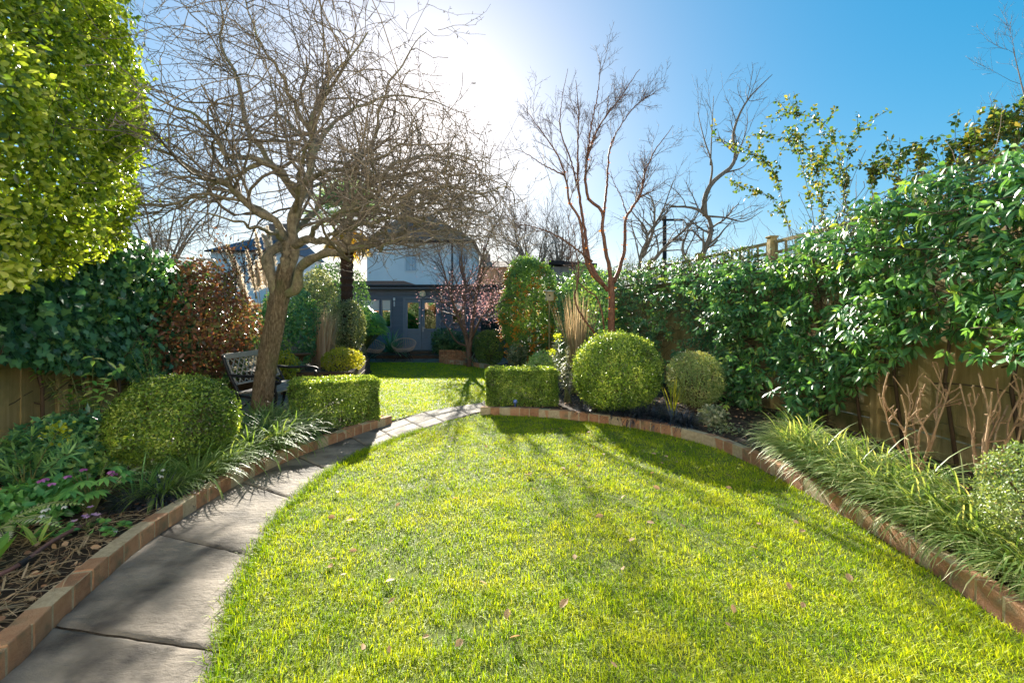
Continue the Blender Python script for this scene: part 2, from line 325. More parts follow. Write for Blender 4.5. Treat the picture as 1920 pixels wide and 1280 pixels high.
M['tilered'] = surf('red clay tile', [(.25, .08, .05), (.38, .15, .09)], 5, .85, .5, stretch=(1, 1, 5), mix=.3)
M['wframe'] = surf('white window frame', [(.6, .62, .66), (.7, .72, .75)], 3, .5, 0, mix=0)
M['houseglass'] = glassmat('house window glass', (.34, .39, .48))
M['shedgrey'] = surf('blue grey shed boards', [(.15, .17, .20), (.22, .25, .29)], 3, .8, .3, stretch=(8, 8, .5), mix=.4)
M['urn'] = surf('blue grey stone urn', [(.16, .18, .22), (.30, .33, .37)], 8, .8, .4, mix=0)
M['bird'] = surf('pale bird box timber', [(.60, .44, .25), (.7, .54, .34)], 6, .8, .2, stretch=(1, 1, .4), mix=.2)
M['butt'] = surf('dark teal plastic', [(.010, .028, .034), (.02, .045, .05)], 5, .5, 0, mix=0)
M['blue'] = surf('blue glazed marker', [(.10, .16, .45), (.2, .28, .6)], 5, .3, 0, mix=0)
M['hole'] = surf('dark hole', [(.01, .01, .01), (.015, .012, .01)], 5, .9, 0, mix=0)

# ------------------------------------------------------------------ ground plan
PATH_L = [(-1.80, .55), (-1.98, 1.2), (-2.12, 1.9), (-2.26, 2.32), (-2.44, 3.08), (-2.49, 4.05), (-2.38, 4.77), (-2.17, 5.44), (-1.73, 6.56)]
PATH_R = [(-.85, .55), (-1.02, 1.2), (-1.245, 1.88), (-1.45, 2.33), (-1.63, 2.84), (-1.80, 3.66), (-1.78, 4.74), (-1.47, 5.69), (-.95, 6.73)]
EDGE_R = [(2.36, .4), (2.40, 1.3), (2.44, 2.17), (2.52, 2.9), (2.55, 3.6), (2.52, 4.5), (2.36, 5.40), (1.80, 6.22), (1.10, 6.73), (.30, 7.06), (-.5, 7.19)]
FENCE_R = [(4.4, -2.22), (4.4, 6.5), (3.55, 10.5), (2.4, 14), (1.2, 18.5)]
FENCE_L = [(-4.0, -1.0), (-4.9, 4.9), (-6.7, 12), (-8.2, 18.5)]
pl = curve(PATH_L, 60); pr = curve(PATH_R, 60); er = curve(EDGE_R, 90)
LAWN = np.vstack([pr, [(-.51, 7.3), (-.5, 7.17)], er[::-1]+np.array([-.03, -.02])])
FAR = np.array([(-1.80, 6.72), (-1.4, 7.44), (-.53, 8.22), (-.5, 8.5), (-.15, 9.4), (0, 11), (-.1, 12.6), (-.6, 14.2), (-1.6, 15.4), (-2.6, 15.9), (-3.8, 16.1), (-5.0, 16), (-4.7, 14.6), (-4.05, 13.2), (-3.45, 10.3), (-3.15, 9.2), (-3.05, 8.0), (-2.7, 7.0)])
FARC = resample(np.vstack([FAR, FAR[:1]]), 120)

def fan(poly, z, mb=None):
    mb = mb or MB(); poly = np.asarray(poly); import mathutils
    t = mathutils.geometry.tessellate_polygon([[Vector((x, y, 0)) for x, y in poly]])
    return mb.add(np.c_[poly, np.full(len(poly), z)], T=[list(a) for a in t])
g = MB(); G = 400.0; g.grid(np.array([[(x, y, -.004) for y in np.linspace(-120, G, 9)] for x in np.linspace(-G, G, 9)])); struct(g, 'ground', M['earth'])
struct(fan(LAWN, .006), 'lawn', M['turf']); struct(fan(FARC, .006), 'far_lawn', M['turf'])
struct(fan([(-8, 16.0), (-8, 18.2), (1.0, 18.2), (1.0, 16.4), (-.5, 15.2), (-1.7, 15.5), (-2.7, 16.0), (-3.8, 16.2), (-5, 16.1)][::-1], .002), 'paving_strip', M['stone'])
struct(fan([(-5.9, 6.75), (-2.7, 6.75), (-3.1, 8.1), (-3.2, 9.6), (-6.2, 9.7)], .002), 'bench_paving', M['stone'])

# path slabs
pm = MB(); base = MB()
PLX = np.vstack([pl, curve([(-1.73, 6.56), (-1.4, 7.36), (-.53, 8.18), (.3, 8.6)], 24)[1:]]); PRX = np.vstack([pr, curve([(-.95, 6.73), (-.55, 7.28), (-.2, 7.45), (.6, 7.6)], 24)[1:]])
PLX = resample(PLX, 200); PRX = resample(PRX, 200)
base.grid(np.stack([np.c_[PLX+np.array([-.03, 0]), np.full(200, .001)], np.c_[PRX+np.array([.03, 0]), np.full(200, .001)]]))
struct(base, 'path_bed', M['gap'])
cuts = [0, 18, 37, 58, 80, 97, 116, 127, 141, 152, 166, 178, 199]
for ci, (a, b) in enumerate(zip(cuts[:-1], cuts[1:])):
    nu = b-a+1; tv = [(0, 1)] if ci < 6 else ([(0, .45), (.45, 1)] if ci % 2 else [(0, .6), (.6, 1)])
    skew = U(-4, 4)
    for v0, v1 in tv:
        uu = np.linspace(a+.13, b-.13, nu*2); v = np.linspace(v0+.005, v1-.005, 16)
        Lx = np.stack([np.interp(uu, np.arange(200), PLX[:, k]) for k in (0, 1)], 1); Rx = np.stack([np.interp(uu, np.arange(200), PRX[:, k]) for k in (0, 1)], 1)
        Gd = Lx[:, None, :]*(1-v[None, :, None])+Rx[:, None, :]*v[None, :, None]
        e = np.minimum(np.minimum(np.arange(len(uu)), np.arange(len(uu))[::-1])[:, None], np.minimum(np.arange(16), np.arange(16)[::-1])[None])
        z = .016+.006*fbm(Gd, 5, 3)+.004*fbm(Gd*[1, 3], 9, 8)+U(0, .004)-np.where(e == 0, .011, 0)
        Gd = Gd+(e == 0)[..., None]*0.004*(vnoise(Gd, 40, 5)[..., None]-.5)*2
        pm.grid(np.concatenate([Gd, z[..., None]], -1), rnd=U(0, 1), flip=True)
struct(pm, 'path', M['stone'], True)

# brick edgings
def edging(label, pts, off, h=.125, depth=.10, pitch=.155, z0=0.0, inward=1):
    p = curve(pts, 400); L = np.r_[0, np.cumsum(np.linalg.norm(np.diff(p, axis=0), axis=1))]; n = int(L[-1]/pitch)
    t = thing('brick_edging', label, 'brick edging', (*p[len(p)//2], 0)); b = MB(); m = MB()
    s = (np.arange(n)+.5)*L[-1]/n; pitch = L[-1]/n
    q = np.stack([np.interp(s, L, p[:, k]) for k in (0, 1)], 1); q2 = np.stack([np.interp(s+.02, L, p[:, k]) for k in (0, 1)], 1); q1 = np.stack([np.interp(s-.02, L, p[:, k]) for k in (0, 1)], 1)
    d = nz(q2-q1); nn = np.stack([d[:, 1], -d[:, 0]], 1)*inward
    for i in range(n):
        a = math.atan2(d[i, 1], d[i, 0])+rng.normal(0, .012); c = q[i]+nn[i]*(depth/2+rng.normal(0, .003))
        hh = h+rng.normal(0, .004)
        b.box((c[0], c[1], z0+hh/2-.02), (pitch-.013, depth+rng.normal(0, .003), hh+.04), a, (rng.normal(0, .008), 'X'), U(0, 1), .0045)
    k = 120; pp = resample(p, k); dd = nz(np.gradient(pp, axis=0)); n2 = np.stack([dd[:, 1], -dd[:, 0]], 1)*inward
    A, B = pp+n2*.0025, pp+n2*(depth-.0025); zt = z0+h-.003
    m.grid(np.stack([np.c_[A, np.full(k, -.02)], np.c_[A, np.full(k, zt)], np.c_[B, np.full(k, zt)], np.c_[B, np.full(k, -.02)]]))
    b.build('bricks', M['brick'], t); m.build('mortar', M['mortar'], t)
    return t
edging('red brick edging between the curved stone path and the left flower bed', PATH_L, 0, inward=-1)
edging('red brick edging curving round the lawn under the right flower bed', EDGE_R, 0, inward=1)
t = edging('short brick edging return at far end of the left box hedge', [(-1.86, 6.60), (-2.3, 6.80), (-3.0, 6.85)], 0, inward=-1)
edging('low brick edging at the end of far lawn near the clipped dark ball', [(-2.3, 15.6), (-1.5, 15.0), (-.75, 14.0), (-.25, 12.6)], 0, h=.15, inward=1)
# raised brick planter at the far end
t = thing('brick_planter', 'raised brick planter beside the garden room door', 'planter', (-2.0, 16.3, 0)); b = MB()
for c in range(6):
    for i in range(8):
        b.box((-2.5+.13*i*1.0+.065*(c % 2), 16.0, .04+.075*c), (.12, .1, .068), 0, None, U(0, 1), .004)
    for i in range(6): b.box((-2.52, 16.1+.13*i, .04+.075*c), (.1, .12, .068), 0, None, U(0, 1), .004)
b.build('bricks', M['brick'], t)
mm = MB(); mm.box((-1.95, 16.4, .2), (1.15, .7, .40)); mm.build('soil_fill', M['soil'], t)

# soil of the beds
def soil(poly, name, z, res=.12, amp=.06):
    poly = np.asarray(poly); lo, hi = poly.min(0), poly.max(0)
    xs = np.arange(lo[0], hi[0]+res, res); ys = np.arange(lo[1], hi[1]+res, res)
    X, Y = np.meshgrid(xs, ys, indexing='ij'); ins = inside(poly, X.ravel(), Y.ravel()).reshape(X.shape)
    Z = z+amp*(fbm(np.stack([X, Y], -1), 4, 2)-.5)
    I = np.arange(X.size).reshape(X.shape); q = np.stack([I[:-1, :-1], I[1:, :-1], I[1:, 1:], I[:-1, 1:]], -1)
    k = ins[:-1, :-1] & ins[1:, :-1] & ins[1:, 1:] & ins[:-1, 1:]
    m = MB(); m.add(np.stack([X, Y, Z], -1), Q=q[k]); return struct(m, name, M['soil'], True)
BED_R = np.vstack([er+np.array([.03, .02]), [(-.5, 8.25), (-.1, 9.4), (.05, 11), (-.05, 12.6), (-.6, 14.1), (.9, 18), (1.2, 18), (2.4, 14), (3.55, 10.5), (4.38, 6.5), (4.38, .2)]])
BED_L = np.vstack([pl[::1]+np.array([-.04, 0]), [(-2.3, 6.72), (-3.0, 6.8), (-5.4, 6.9), (-4.88, 4.9), (-4.1, .4)]])
soil(BED_R, 'right_bed_soil', .085); soil(BED_L, 'left_bed_soil', .085)
soil([(-3.5, 9.95), (-4.15, 13.2), (-4.9, 15.5), (-7.4, 15.5), (-6.1, 9.95)], 'raised_bed_soil', .34)

# ------------------------------------------------------------------ lawn grass (nobody could count it)
def grass(name, poly, parts, overhang=True):
    m = MB()
    for (d0, d1, dens, W, Lm) in parts:
        pp = np.asarray(poly); clip = pp[(pp[:, 1] > d0-1.0) & (pp[:, 1] < d1+1.0)]
        lo = np.array([pp[:, 0].min()-.02, d0]); hi = np.array([pp[:, 0].max()+.02, d1]); n = int((hi-lo).prod()*dens)
        q = rng.uniform(lo, hi, (n, 2)); q = q[inside(pp, q[:, 0], q[:, 1])]
        nn = fbm(q, 3.2, 11); n3 = vnoise(q, 17, 21); keep = U(0, 1, len(q)) < np.clip(-.25+2.4*(n3*.45+nn*.55), .10, 1); q = q[keep]; nn = nn[keep]
        n3 = vnoise(q, 11, 5)
        n = len(q); az = U(0, 2*math.pi, n)+1.5*vnoise(q, 6, 9)
        # tufts: blades lean away from the nearest tuft centre
        r = np.clip(.25*rng.normal(.5, .5, n)+.55*nn+.35*vnoise(q, 9, 31)-.12, 0, .78); r = np.where(U(0, 1, n) < .035, U(.75, 1, n), r)
        L = Lm*(.55+.7*n3)*U(.6, 1.25, n)
        m.blades(np.c_[q, np.full(n, .003)], az, L, R(85)-np.abs(rng.normal(0, .6, n)), U(.2, 1.7, n), W*U(.7, 1.2, n), seg=2, rnd=r)
    tag(m.build(name, M['grass']), 'short bright green mown grass of the lawn', 'grass', None, 'stuff'); return m
grass('lawn_grass', LAWN, [(.9, 2.6, 19000, .0034, .045), (2.6, 4.2, 12500, .0040, .043), (4.2, 7.3, 7500, .0052, .043)])
bpy.data.objects['lawn_grass']['label'] = 'sunlit yellow green mown grass of the big front lawn'
grass('far_lawn_grass', FARC, [(6.6, 10.5, 3600, .008, .05), (10.5, 16.3, 1800, .012, .05)])
bpy.data.objects['far_lawn_grass']['label'] = 'mown grass of the small far lawn before the garden room'
# longer fringe where the lawn meets the path
m = MB(); n = 9000; k = rng.integers(0, len(pr)-6, n); f = U(0, 1, n)[:, None]; q = pr[k]*(1-f)+pr[k+1]*f+np.c_[rng.normal(.02, .035, n), rng.normal(0, .01, n)]
q = q[vnoise(q, 7, 3)+U(0, .6, n) > .55]; n = len(q)
m.blades(np.c_[q, np.full(n, .004)], np.pi+rng.normal(0, 1.0, n), U(.03, .08, n), R(80)-np.abs(rng.normal(0, .3, n)), U(.4, 1.4, n), .004, seg=2, rnd=np.clip(rng.normal(.3, .2, n), 0, .8))
tag(m.build('path_fringe_grass', M['grass']), 'ragged longer grass fringe along the stone path', 'grass', None, 'stuff')

# ------------------------------------------------------------------ foliage helpers
def rdir(n): return nz(rng.normal(size=(n, 3)))
def surface_leaves(mb, pos, nrm, L, W, tpl, droop=.3, jit=.7, rnd=None):
    n = len(pos); nr = nz(nrm+jit*rng.normal(size=(n, 3))*.7); ax = rng.normal(size=(n, 3)); ax -= nr*(ax*nr).sum(1, keepdims=True)*.8
    ax = nz(nz(ax)+nrm*.35+np.array([0, 0, -droop])); return mb.leaves(pos, ax, nr, L, W, tpl, rnd)
def ball(name, label, c, r, n, Lf, mat, power=2.0, depth=.05, lump=.05, tpl=FOLD, group=None, stems=8, floor=None, cat='shrub', ns=3.0, droop=.1, stemmat='stem', seed=None, up=None, bias=None):
    c = np.asarray(c, float); r = np.asarray(r, float)*np.ones(3); t = thing(name, label, cat, (c[0], c[1], 0), group)
    d = rdir(int(n*1.35)); sd = int(abs(c[0]*91+c[1]*57)) if seed is None else seed
    k = (np.abs(d)**power).sum(1, keepdims=True)**(-1/power)
    q = d*k; lum = 1+lump*2*(fbm(q*r, ns, sd)-.5)
    dep = rng.exponential(depth, (len(q), 1)); dep = np.where(U(0, 1, dep.shape) < .07, -U(0, .07, dep.shape), dep); pos = c+q*r*(lum[:, None])*np.clip(1-dep, .15, 1.08)
    nrm = nz(d/r)
    if floor is not None: kk = pos[:, 2] > floor; pos, nrm, dep = pos[kk], nrm[kk], dep[kk]
    pos, nrm, dep = pos[:n], nrm[:n], dep[:n]; nn = len(pos)
    rn = np.clip(.75*U(0, 1, nn)+1.0*(fbm(pos, 5, sd+3)-.36)+(0 if bias is None else bias), 0, 1)
    if up: nrm = nz(nrm+np.array([0, 0, up]))
    m = MB(); surface_leaves(m, pos, nrm, Lf*U(.7, 1.25, nn), Lf*.55*U(.8, 1.2, nn), tpl, droop, .9, rn)
    m.build('foliage', mat, t)
    if stems:
        s = MB(); kpt = 5; a = U(0, 2*np.pi, stems); e = U(.3, .8, stems); b0 = np.array([c[0], c[1], 0.02])
        tip = c+np.stack([np.cos(a)*r[0]*e, np.sin(a)*r[1]*e, U(-.1, .7, stems)*r[2]], 1)
        st = b0+np.stack([np.cos(a)*.05, np.sin(a)*.05, np.zeros(stems)], 1); tt = np.linspace(0, 1, kpt)[None, :, None]
        Pt = st[:, None]*(1-tt)+tip[:, None]*tt+rng.normal(0, .025, (stems, kpt, 3))*np.array([1, 1, .3])*np.r_[0, 1, 1, 1, 1][None, :, None]
        s.tubes(Pt, np.linspace(.016, .006, kpt)[None]*np.ones((stems, 1)), 5); s.build('stems', M[stemmat], t)
    return t
def boxhedge(label, c, size, rz, n, Lf, mat):
    t = thing('box_hedge', label, 'hedge', (c[0], c[1], 0), None); sx, sy, sz = size
    A = np.array([sy*sz, sy*sz, sx*sz, sx*sz, sx*sy*1.3]); f = rng.choice(5, n, p=A/A.sum()); u, v = U(-1, 1, n), U(-1, 1, n)
    o = np.ones(n); pos = np.zeros((n, 3)); nr = np.zeros((n, 3))
    for k, (ax, s_) in enumerate(((0, -1), (0, 1), (1, -1), (1, 1), (2, 1))):
        i = f == k; a, b = [x for x in (0, 1, 2) if x != ax]; pos[i, ax] = s_; pos[i, a] = u[i]; pos[i, b] = v[i]; nr[i, ax] = s_
    # rounded shoulders
    rad = np.linalg.norm(np.maximum(np.abs(pos)-.86, 0), axis=1)
    pos *= (1-.10*np.maximum(rad-.14, 0)/.1)[:, None]
    sc = np.array([sx/2, sy/2, sz/2]); pos = pos*sc+np.array([0, 0, sz/2+c[2]])
    nn = (fbm(pos, 6, 3)-.5)*.07+(fbm(pos, 16, 5)-.5)*.04-rng.exponential(.022, n)+np.where(U(0, 1, n) < .04, .02, 0); pos += nr*nn[:, None]
    ca, sa = math.cos(rz), math.sin(rz); Rm = np.array([[ca, sa, 0], [-sa, ca, 0], [0, 0, 1]]); pos = pos@Rm+np.array([c[0], c[1], 0]); nr = nr@Rm
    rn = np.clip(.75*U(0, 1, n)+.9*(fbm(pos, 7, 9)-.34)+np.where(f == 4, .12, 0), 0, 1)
    m = MB(); surface_leaves(m, pos, nz(nr+np.array([0, 0, .25])), Lf*U(.7, 1.3, n), Lf*.55, FOLD, 0, .9, rn); m.build('foliage', mat, t)
    s = MB(); k = 26; b = np.stack([U(-.42, .42, k)*sx, U(-.35, .35, k)*sy, np.zeros(k)], 1)@Rm+np.array([c[0], c[1], .03]); e = b+np.stack([U(-.1, .1, k), U(-.1, .1, k), U(.5, .85, k)*sz+c[2]], 1)
    tt = np.linspace(0, 1, 4)[None, :, None]; s.tubes(b[:, None]*(1-tt)+e[:, None]*tt+rng.normal(0, .012, (k, 4, 3)), np.full((k, 4), .007), 4); s.build('stems', M['stem'], t)
    return t
def grow(Pp, Rp, m, t0=.2, t1=1, ang=(30, 70), ln=(.5, 1.0), k=6, wander=.25, up=.0, rr=.55, taper=.35, lnscale=None, minr=.0015, flat=0.):
    n, kk, _ = Pp.shape; seg = np.linalg.norm(np.diff(Pp, axis=1), axis=2).sum(1); i = rng.choice(n, m, p=seg/seg.sum())
    t = U(t0, t1, m)*(kk-1-1e-4); a = t.astype(int); f = (t-a)[:, None]
    st = Pp[i, a]*(1-f)+Pp[i, a+1]*f; r0 = (Rp[i, a]*(1-f[:, 0])+Rp[i, a+1]*f[:, 0]); tg = nz(Pp[i, a+1]-Pp[i, a])
    pp = np.cross(tg, rng.normal(size=(m, 3))); pp = nz(pp); al = R(1)*U(ang[0], ang[1], m)[:, None]
    d = nz(tg*np.cos(al)+pp*np.sin(al)); L = U(ln[0], ln[1], m)
    if lnscale is not None: L = L*lnscale(st)
    pts = [st]; stp = (L/(k-1))[:, None]; bend = rng.normal(size=(m, 3))*wander*.5
    for j in range(k-1):
        d = nz(d+rng.normal(size=(m, 3))*wander+bend*.4+np.array([0, 0, up])); d = nz(d*np.array([1, 1, 1-flat])); pts.append(pts[-1]+d*stp)
    Pn = np.stack(pts, 1); r = np.maximum(r0*rr, minr)[:, None]*np.linspace(1, taper, k)[None]
    return Pn, np.maximum(r, minr*.6)
def pad(limbs, k=12):
    Pl, Rl = [], []
    for pts, r0, r1 in limbs:
        p = resample(catmull(pts, 60), k); Pl.append(p); Rl.append(np.linspace(r0, r1, k))
    return np.array(Pl), np.array(Rl)

# ------------------------------------------------------------------ the big bare tree on the left
D0 = 6.2
def LP(*pts): return [P(x, y, D0+dd) for x, y, dd in pts]
T0 = thing('bare_cherry_tree', 'large bare spreading tree with thick leaning trunk beside the bench', 'tree', (-3.42, 6.2, .08))
trunk = LP((486, 800, 0), (489, 770, 0), (498, 700, 0), (511, 630, 0), (524, 560, 0), (533, 520, 0), (537, 495, 0))
b = MB(); tp = resample(catmull(trunk, 60), 150); tr_ = np.interp(np.linspace(0, 1, 150), [0, .06, .3, .8, 1], [.155, .122, .115, .115, .092])
k = 150; NS = 56; ang = np.arange(NS)*2*np.pi/NS
ring = []
for i in range(k):
    ca = np.stack([np.cos(ang)*3, np.sin(ang)*3, np.full(NS, i*.032)], 1)
    nzv = .012*vnoise(ca, 1.3, 4)+.010*(vnoise(ca*[1, 1, 2.2], 3.6, 9)-.5)*2*.8+.006*np.sin(ang*5+i*.027)-.007*(np.abs(vnoise(ca*[1, 1, 1.2], 2.6, 17)-.5) < .05)
    rr = tr_[i]*(1+.06*np.sin(2*ang+i*.013))+nzv
    ring.append(tp[i]+np.stack([rr*np.cos(ang), rr*np.sin(ang), np.zeros(NS)], 1))
Gr = np.array(ring); Gr = np.concatenate([Gr, Gr[:, :1]], 1); b.grid(Gr, flip=True); b.build('trunk', M['bark'], T0, True)
limbs = [
 (LP((524, 560, 0), (512, 526, 0), (503, 500, .05), (500, 486, .1), (515, 472, .15), (530, 462, .3), (548, 440, .6), (600, 380, 1.3), (660, 300, 2.0)), .085, .02),
 (LP((530, 530, 0), (538, 490, -.05), (532, 451, -.1), (520, 423, -.15), (505, 404, -.2), (475, 391, -.3), (427, 349, -.5), (362, 313, -.8), (300, 270, -1.0), (250, 235, -1.1)), .075, .014),
 (LP((532, 520, 0), (548, 487, 0), (547, 455, 0), (548, 412, 0), (565, 370, 0), (582, 333, 0), (590, 284, .1), (582, 244, .1), (600, 190, .1), (640, 130, -.1), (690, 60, -.2)), .085, .016),
 (LP((548, 462, 0), (575, 453, -.25), (600, 452, -.5), (630, 457, -.75), (642, 468, -.85), (690, 460, -1.1), (715, 472, -1.3), (720, 462, -1.4), (760, 445, -1.6)), .055, .014),
 (LP((536, 552, 0), (557, 540, -.1), (562, 512, -.2), (587, 485, -.4), (634, 472, -.7), (660, 440, -.8), (655, 420, -.8), (687, 345, -.7), (740, 333, -.6), (801, 325, -.5), (870, 330, -.5)), .07, .014),
 (LP((565, 368, 0), (533, 325, -.2), (484, 300, -.4), (427, 292, -.6), (395, 244, -.7), (370, 215, -.8), (314, 195, -.9), (262, 160, -1.0)), .05, .012),
 (LP((560, 372, .05), (500, 292, .2), (468, 252, .3), (460, 203, .4), (440, 134, .4), (415, 89, .4), (415, 24, .4), (400, -60, .4)), .05, .012),
 (LP((537, 447, 0), (509, 406, .3), (464, 382, .7), (427, 360, 1.1), (380, 350, 1.5), (330, 330, 1.9), (280, 300, 2.2)), .045, .012),
 (LP((622, 422, 0), (647, 388, .1), (650, 330, .2), (700, 260, .2), (720, 180, .1), (760, 110, 0), (800, 60, 0)), .04, .010),
 (LP((575, 345, 0), (600, 322, -.4), (645, 318, -.8), (700, 300, -1.2), (760, 270, -1.5), (830, 270, -1.7)), .04, .010),
 (LP((588, 290, .1), (620, 240, .5), (670, 200, .9), (740, 180, 1.2), (820, 190, 1.5), (880, 215, 1.7)), .035, .010),
 (LP((584, 250, .1), (550, 190, -.2), (520, 130, -.5), (480, 60, -.7), (450, -20, -.9)), .034, .010),
 (LP((590, 284, .1), (560, 250, .7), (520, 200, 1.4), (500, 130, 1.9), (470, 60, 2.2)), .034, .010),
 (LP((648, 390, -.75), (720, 400, -.8), (790, 380, -.8), (850, 390, -.8), (920, 400, -.8)), .032, .009),
 (LP((575, 453, -.1), (600, 420, -.8), (640, 400, -1.4), (690, 380, -1.8), (740, 390, -2.2)), .034, .010),
 (LP((532, 450, -.1), (500, 430, -.8), (450, 420, -1.3), (400, 400, -1.6), (350, 390, -1.8)), .034, .010),
 (LP((552, 405, 0), (560, 330, -.7), (590, 250, -1.3), (610, 170, -1.6), (660, 90, -1.8)), .034, .010),
 (LP((560, 385, 0), (590, 350, 1.0), (640, 330, 1.8), (700, 330, 2.5), (780, 350, 3.0), (850, 380, 3.2)), .034, .010),
 (LP((665, 370, -.75), (740, 372, -1.0), (830, 352, -1.2), (900, 362, -1.3), (965, 350, -1.4)), .03, .008),
 (LP((760, 350, 2.9), (830, 372, 3.1), (900, 400, 3.2), (950, 420, 3.2)), .03, .008),
 (LP((690, 345, -.7), (760, 300, -.3), (830, 290, 0), (890, 300, .2), (945, 320, .3)), .028, .008),
 (LP((640, 470, -.85), (720, 440, -.6), (800, 430, -.3), (870, 440, 0), (920, 455, .2)), .028, .008),
 (LP((600, 455, -.5), (680, 420, -1.3), (760, 410, -1.9), (840, 420, -2.2)), .028, .008),
 (LP((500, 300, -.3), (440, 330, -.4), (380, 360, -.3), (320, 400, -.2), (280, 430, -.2)), .03, .009),
]
Pl, Rl = pad([(a_, r0, r1*.45) for a_, r0, r1 in limbs], 16)
Pl[:, 2:-1] += rng.normal(0, .018, Pl[:, 2:-1].shape)
for i in range(len(Pl)):
    bb = MB(); pp = catmull(Pl[i], 40); bb.tubes(pp, np.interp(np.linspace(0, 1, 40), np.linspace(0, 1, 16), Rl[i])*(1+.12*np.sin(np.arange(40)*1.3+i)), 9, rnd=.5); bb.build('limb', M['limb'], T0, True)
CROWN = P(585, 250, D0)
def crownlen(st): return np.clip(1.35-.30*np.linalg.norm((st-CROWN)*np.array([.75, .75, 1]), axis=1)/1.2, .35, 1.1)
P2, R2 = grow(Pl, Rl, 400, .36, 1, (30, 85), (.7, 1.8), 9, .24, .01, .5, .45, crownlen, .007)
P3, R3 = grow(P2, R2, 1750, .15, 1, (30, 80), (.45, 1.15), 8, .17, .012, .6, .5, crownlen, .0040)
def keep(Pn, Rn):
    p = Pn[:, -1]; k_ = (Pn[:, :, 2].min(1) > 2.12) & ~((np.abs(Pn[:, :, 0].mean(1)+2.9) < .95) & (Pn[:, :, 2].mean(1) < 2.95)) & (U(0, 1, len(p)) < np.clip((.2-(p[:, 2]-3.3)*.75-p[:, 0])/.9, .06, 1)); return Pn[k_], Rn[k_]
e2_, f2_ = grow(Pl[18:23], Rl[18:23], 110, .15, 1, (30, 80), (.5, 1.2), 9, .22, 0, .5, .45, None, .006); e3_, f3_ = grow(e2_, f2_, 420, .1, 1, (30, 80), (.4, .9), 8, .18, 0, .6, .5, None, .004); P2 = np.concatenate([P2, e2_]); R2 = np.concatenate([R2, f2_]); P3 = np.concatenate([P3, e3_]); R3 = np.concatenate([R3, f3_])
P2, R2 = keep(P2, R2); P3, R3 = keep(P3, R3)
P4, R4 = grow(P3, R3, 5000, .1, 1, (30, 75), (.10, .40), 5, .2, .03, .7, .55, None, .0028)
P5, R5 = grow(P4, R4, 9000, .2, 1, (40, 80), (.015, .05), 2, .1, .0, .95, .7, None, .0032)
b = MB(); b.tubes(P2, R2, 6); b.tubes(P3, R3, 4); b.tubes(P4, R4, 3); b.tubes(P5, R5*1.25, 3); b.build('twigs', M['twig'], T0, True)

# ------------------------------------------------------------------ copper barked maple on the right
D1 = 8.6
def AP(*pts): return [P(x, y, D1+dd) for x, y, dd in pts]
T1 = thing('paperbark_maple', 'slender bare tree with peeling copper bark behind the largest clipped ball', 'tree', (1.85, 8.6, .08))
al = [
 (AP((1140, 775, 0), (1143, 700, 0), (1146, 620, 0), (1147, 560, 0), (1145, 520, 0)), .095, .075),
 (AP((1146, 540, 0), (1142, 500, -.05), (1130, 440, -.1), (1131, 400, -.1), (1115, 380, -.15), (1101, 365, -.2), (1100, 300, -.2), (1122, 240, -.1), (1165, 180, 0), (1200, 130, .1)), .05, .006),
 (AP((1140, 545, 0), (1115, 510, .1), (1103, 480, .15), (1095, 420, .2), (1085, 360, .2), (1083, 290, .2), (1085, 220, .2), (1080, 150, .2)), .05, .006),
 (AP((1132, 535, 0), (1105, 505, -.2), (1093, 450, -.3), (1088, 412, -.35), (1070, 385, -.4), (1060, 330, -.4), (1045, 290, -.4), (1010, 240, -.4), (980, 195, -.4)), .042, .005),
 (AP((1150, 530, 0), (1168, 485, .1), (1173, 420, .1), (1175, 400, .1), (1200, 370, .1), (1210, 320, .15), (1230, 280, .2), (1262, 235, .2)), .05, .005),
 (AP((1131, 410, -.1), (1137, 360, .1), (1140, 310, .2), (1150, 260, .4), (1190, 200, .5), (1228, 175, .6)), .032, .005),
 (AP((1110, 490, -.1), (1085, 470, -.5), (1050, 445, -.8), (1000, 425, -1.1), (960, 420, -1.2)), .026, .006),
 (AP((1060, 330, -.4), (1020, 310, -.5), (990, 290, -.6), (965, 280, -.6)), .018, .005),
 (AP((1085, 360, .2), (1070, 300, .5), (1050, 240, .7), (1055, 180, .8), (1065, 130, .8)), .024, .005),
 (AP((1100, 300, -.2), (1108, 240, -.6), (1120, 180, -.8), (1125, 130, -.9)), .022, .005),
 (AP((1141, 690, 0), (1125, 640, -.2), (1090, 590, -.3), (1078, 560, -.3), (1085, 510, -.3), (1080, 470, -.3), (1075, 420, -.2)), .03, .008),
 (AP((1142, 690, 0), (1132, 610, .1), (1120, 560, .2), (1085, 530, .3), (1070, 480, .4), (1065, 420, .5)), .026, .007),
 (AP((1175, 400, .1), (1165, 370, .3), (1150, 340, .5), (1145, 320, .6)), .016, .005),
]
PA, RA = pad(al, 14); RA = RA*.82
bb = MB(); bb.tubes(np.array([catmull(p, 40) for p in PA[:1]]), np.array([np.interp(np.linspace(0, 1, 40), np.linspace(0, 1, 14), r) for r in RA[:1]]), 12, rnd=.5); bb.build('trunk', M['copper'], T1, True)
for p, r in zip(PA[1:], RA[1:]):
    bb = MB(); bb.tubes(catmull(p, 40)+np.r_[np.zeros((4, 3)), rng.normal(0, .006, (36, 3))], np.interp(np.linspace(0, 1, 40), np.linspace(0, 1, 14), r), 8, rnd=U(.2, .8)); bb.build('limb', M['copper'], T1, True)
A2, B2 = grow(PA[1:], RA[1:], 120, .45, .95, (15, 42), (.35, .8), 7, .08, .05, .5, .4, None, .004)
k_ = A2[:, :, 2].max(1) < 6.25; A2, B2 = A2[k_], B2[k_]
A3, B3 = grow(A2, B2, 760, .15, 1, (25, 50), (.12, .4), 5, .08, .05, .6, .5, None, .003)
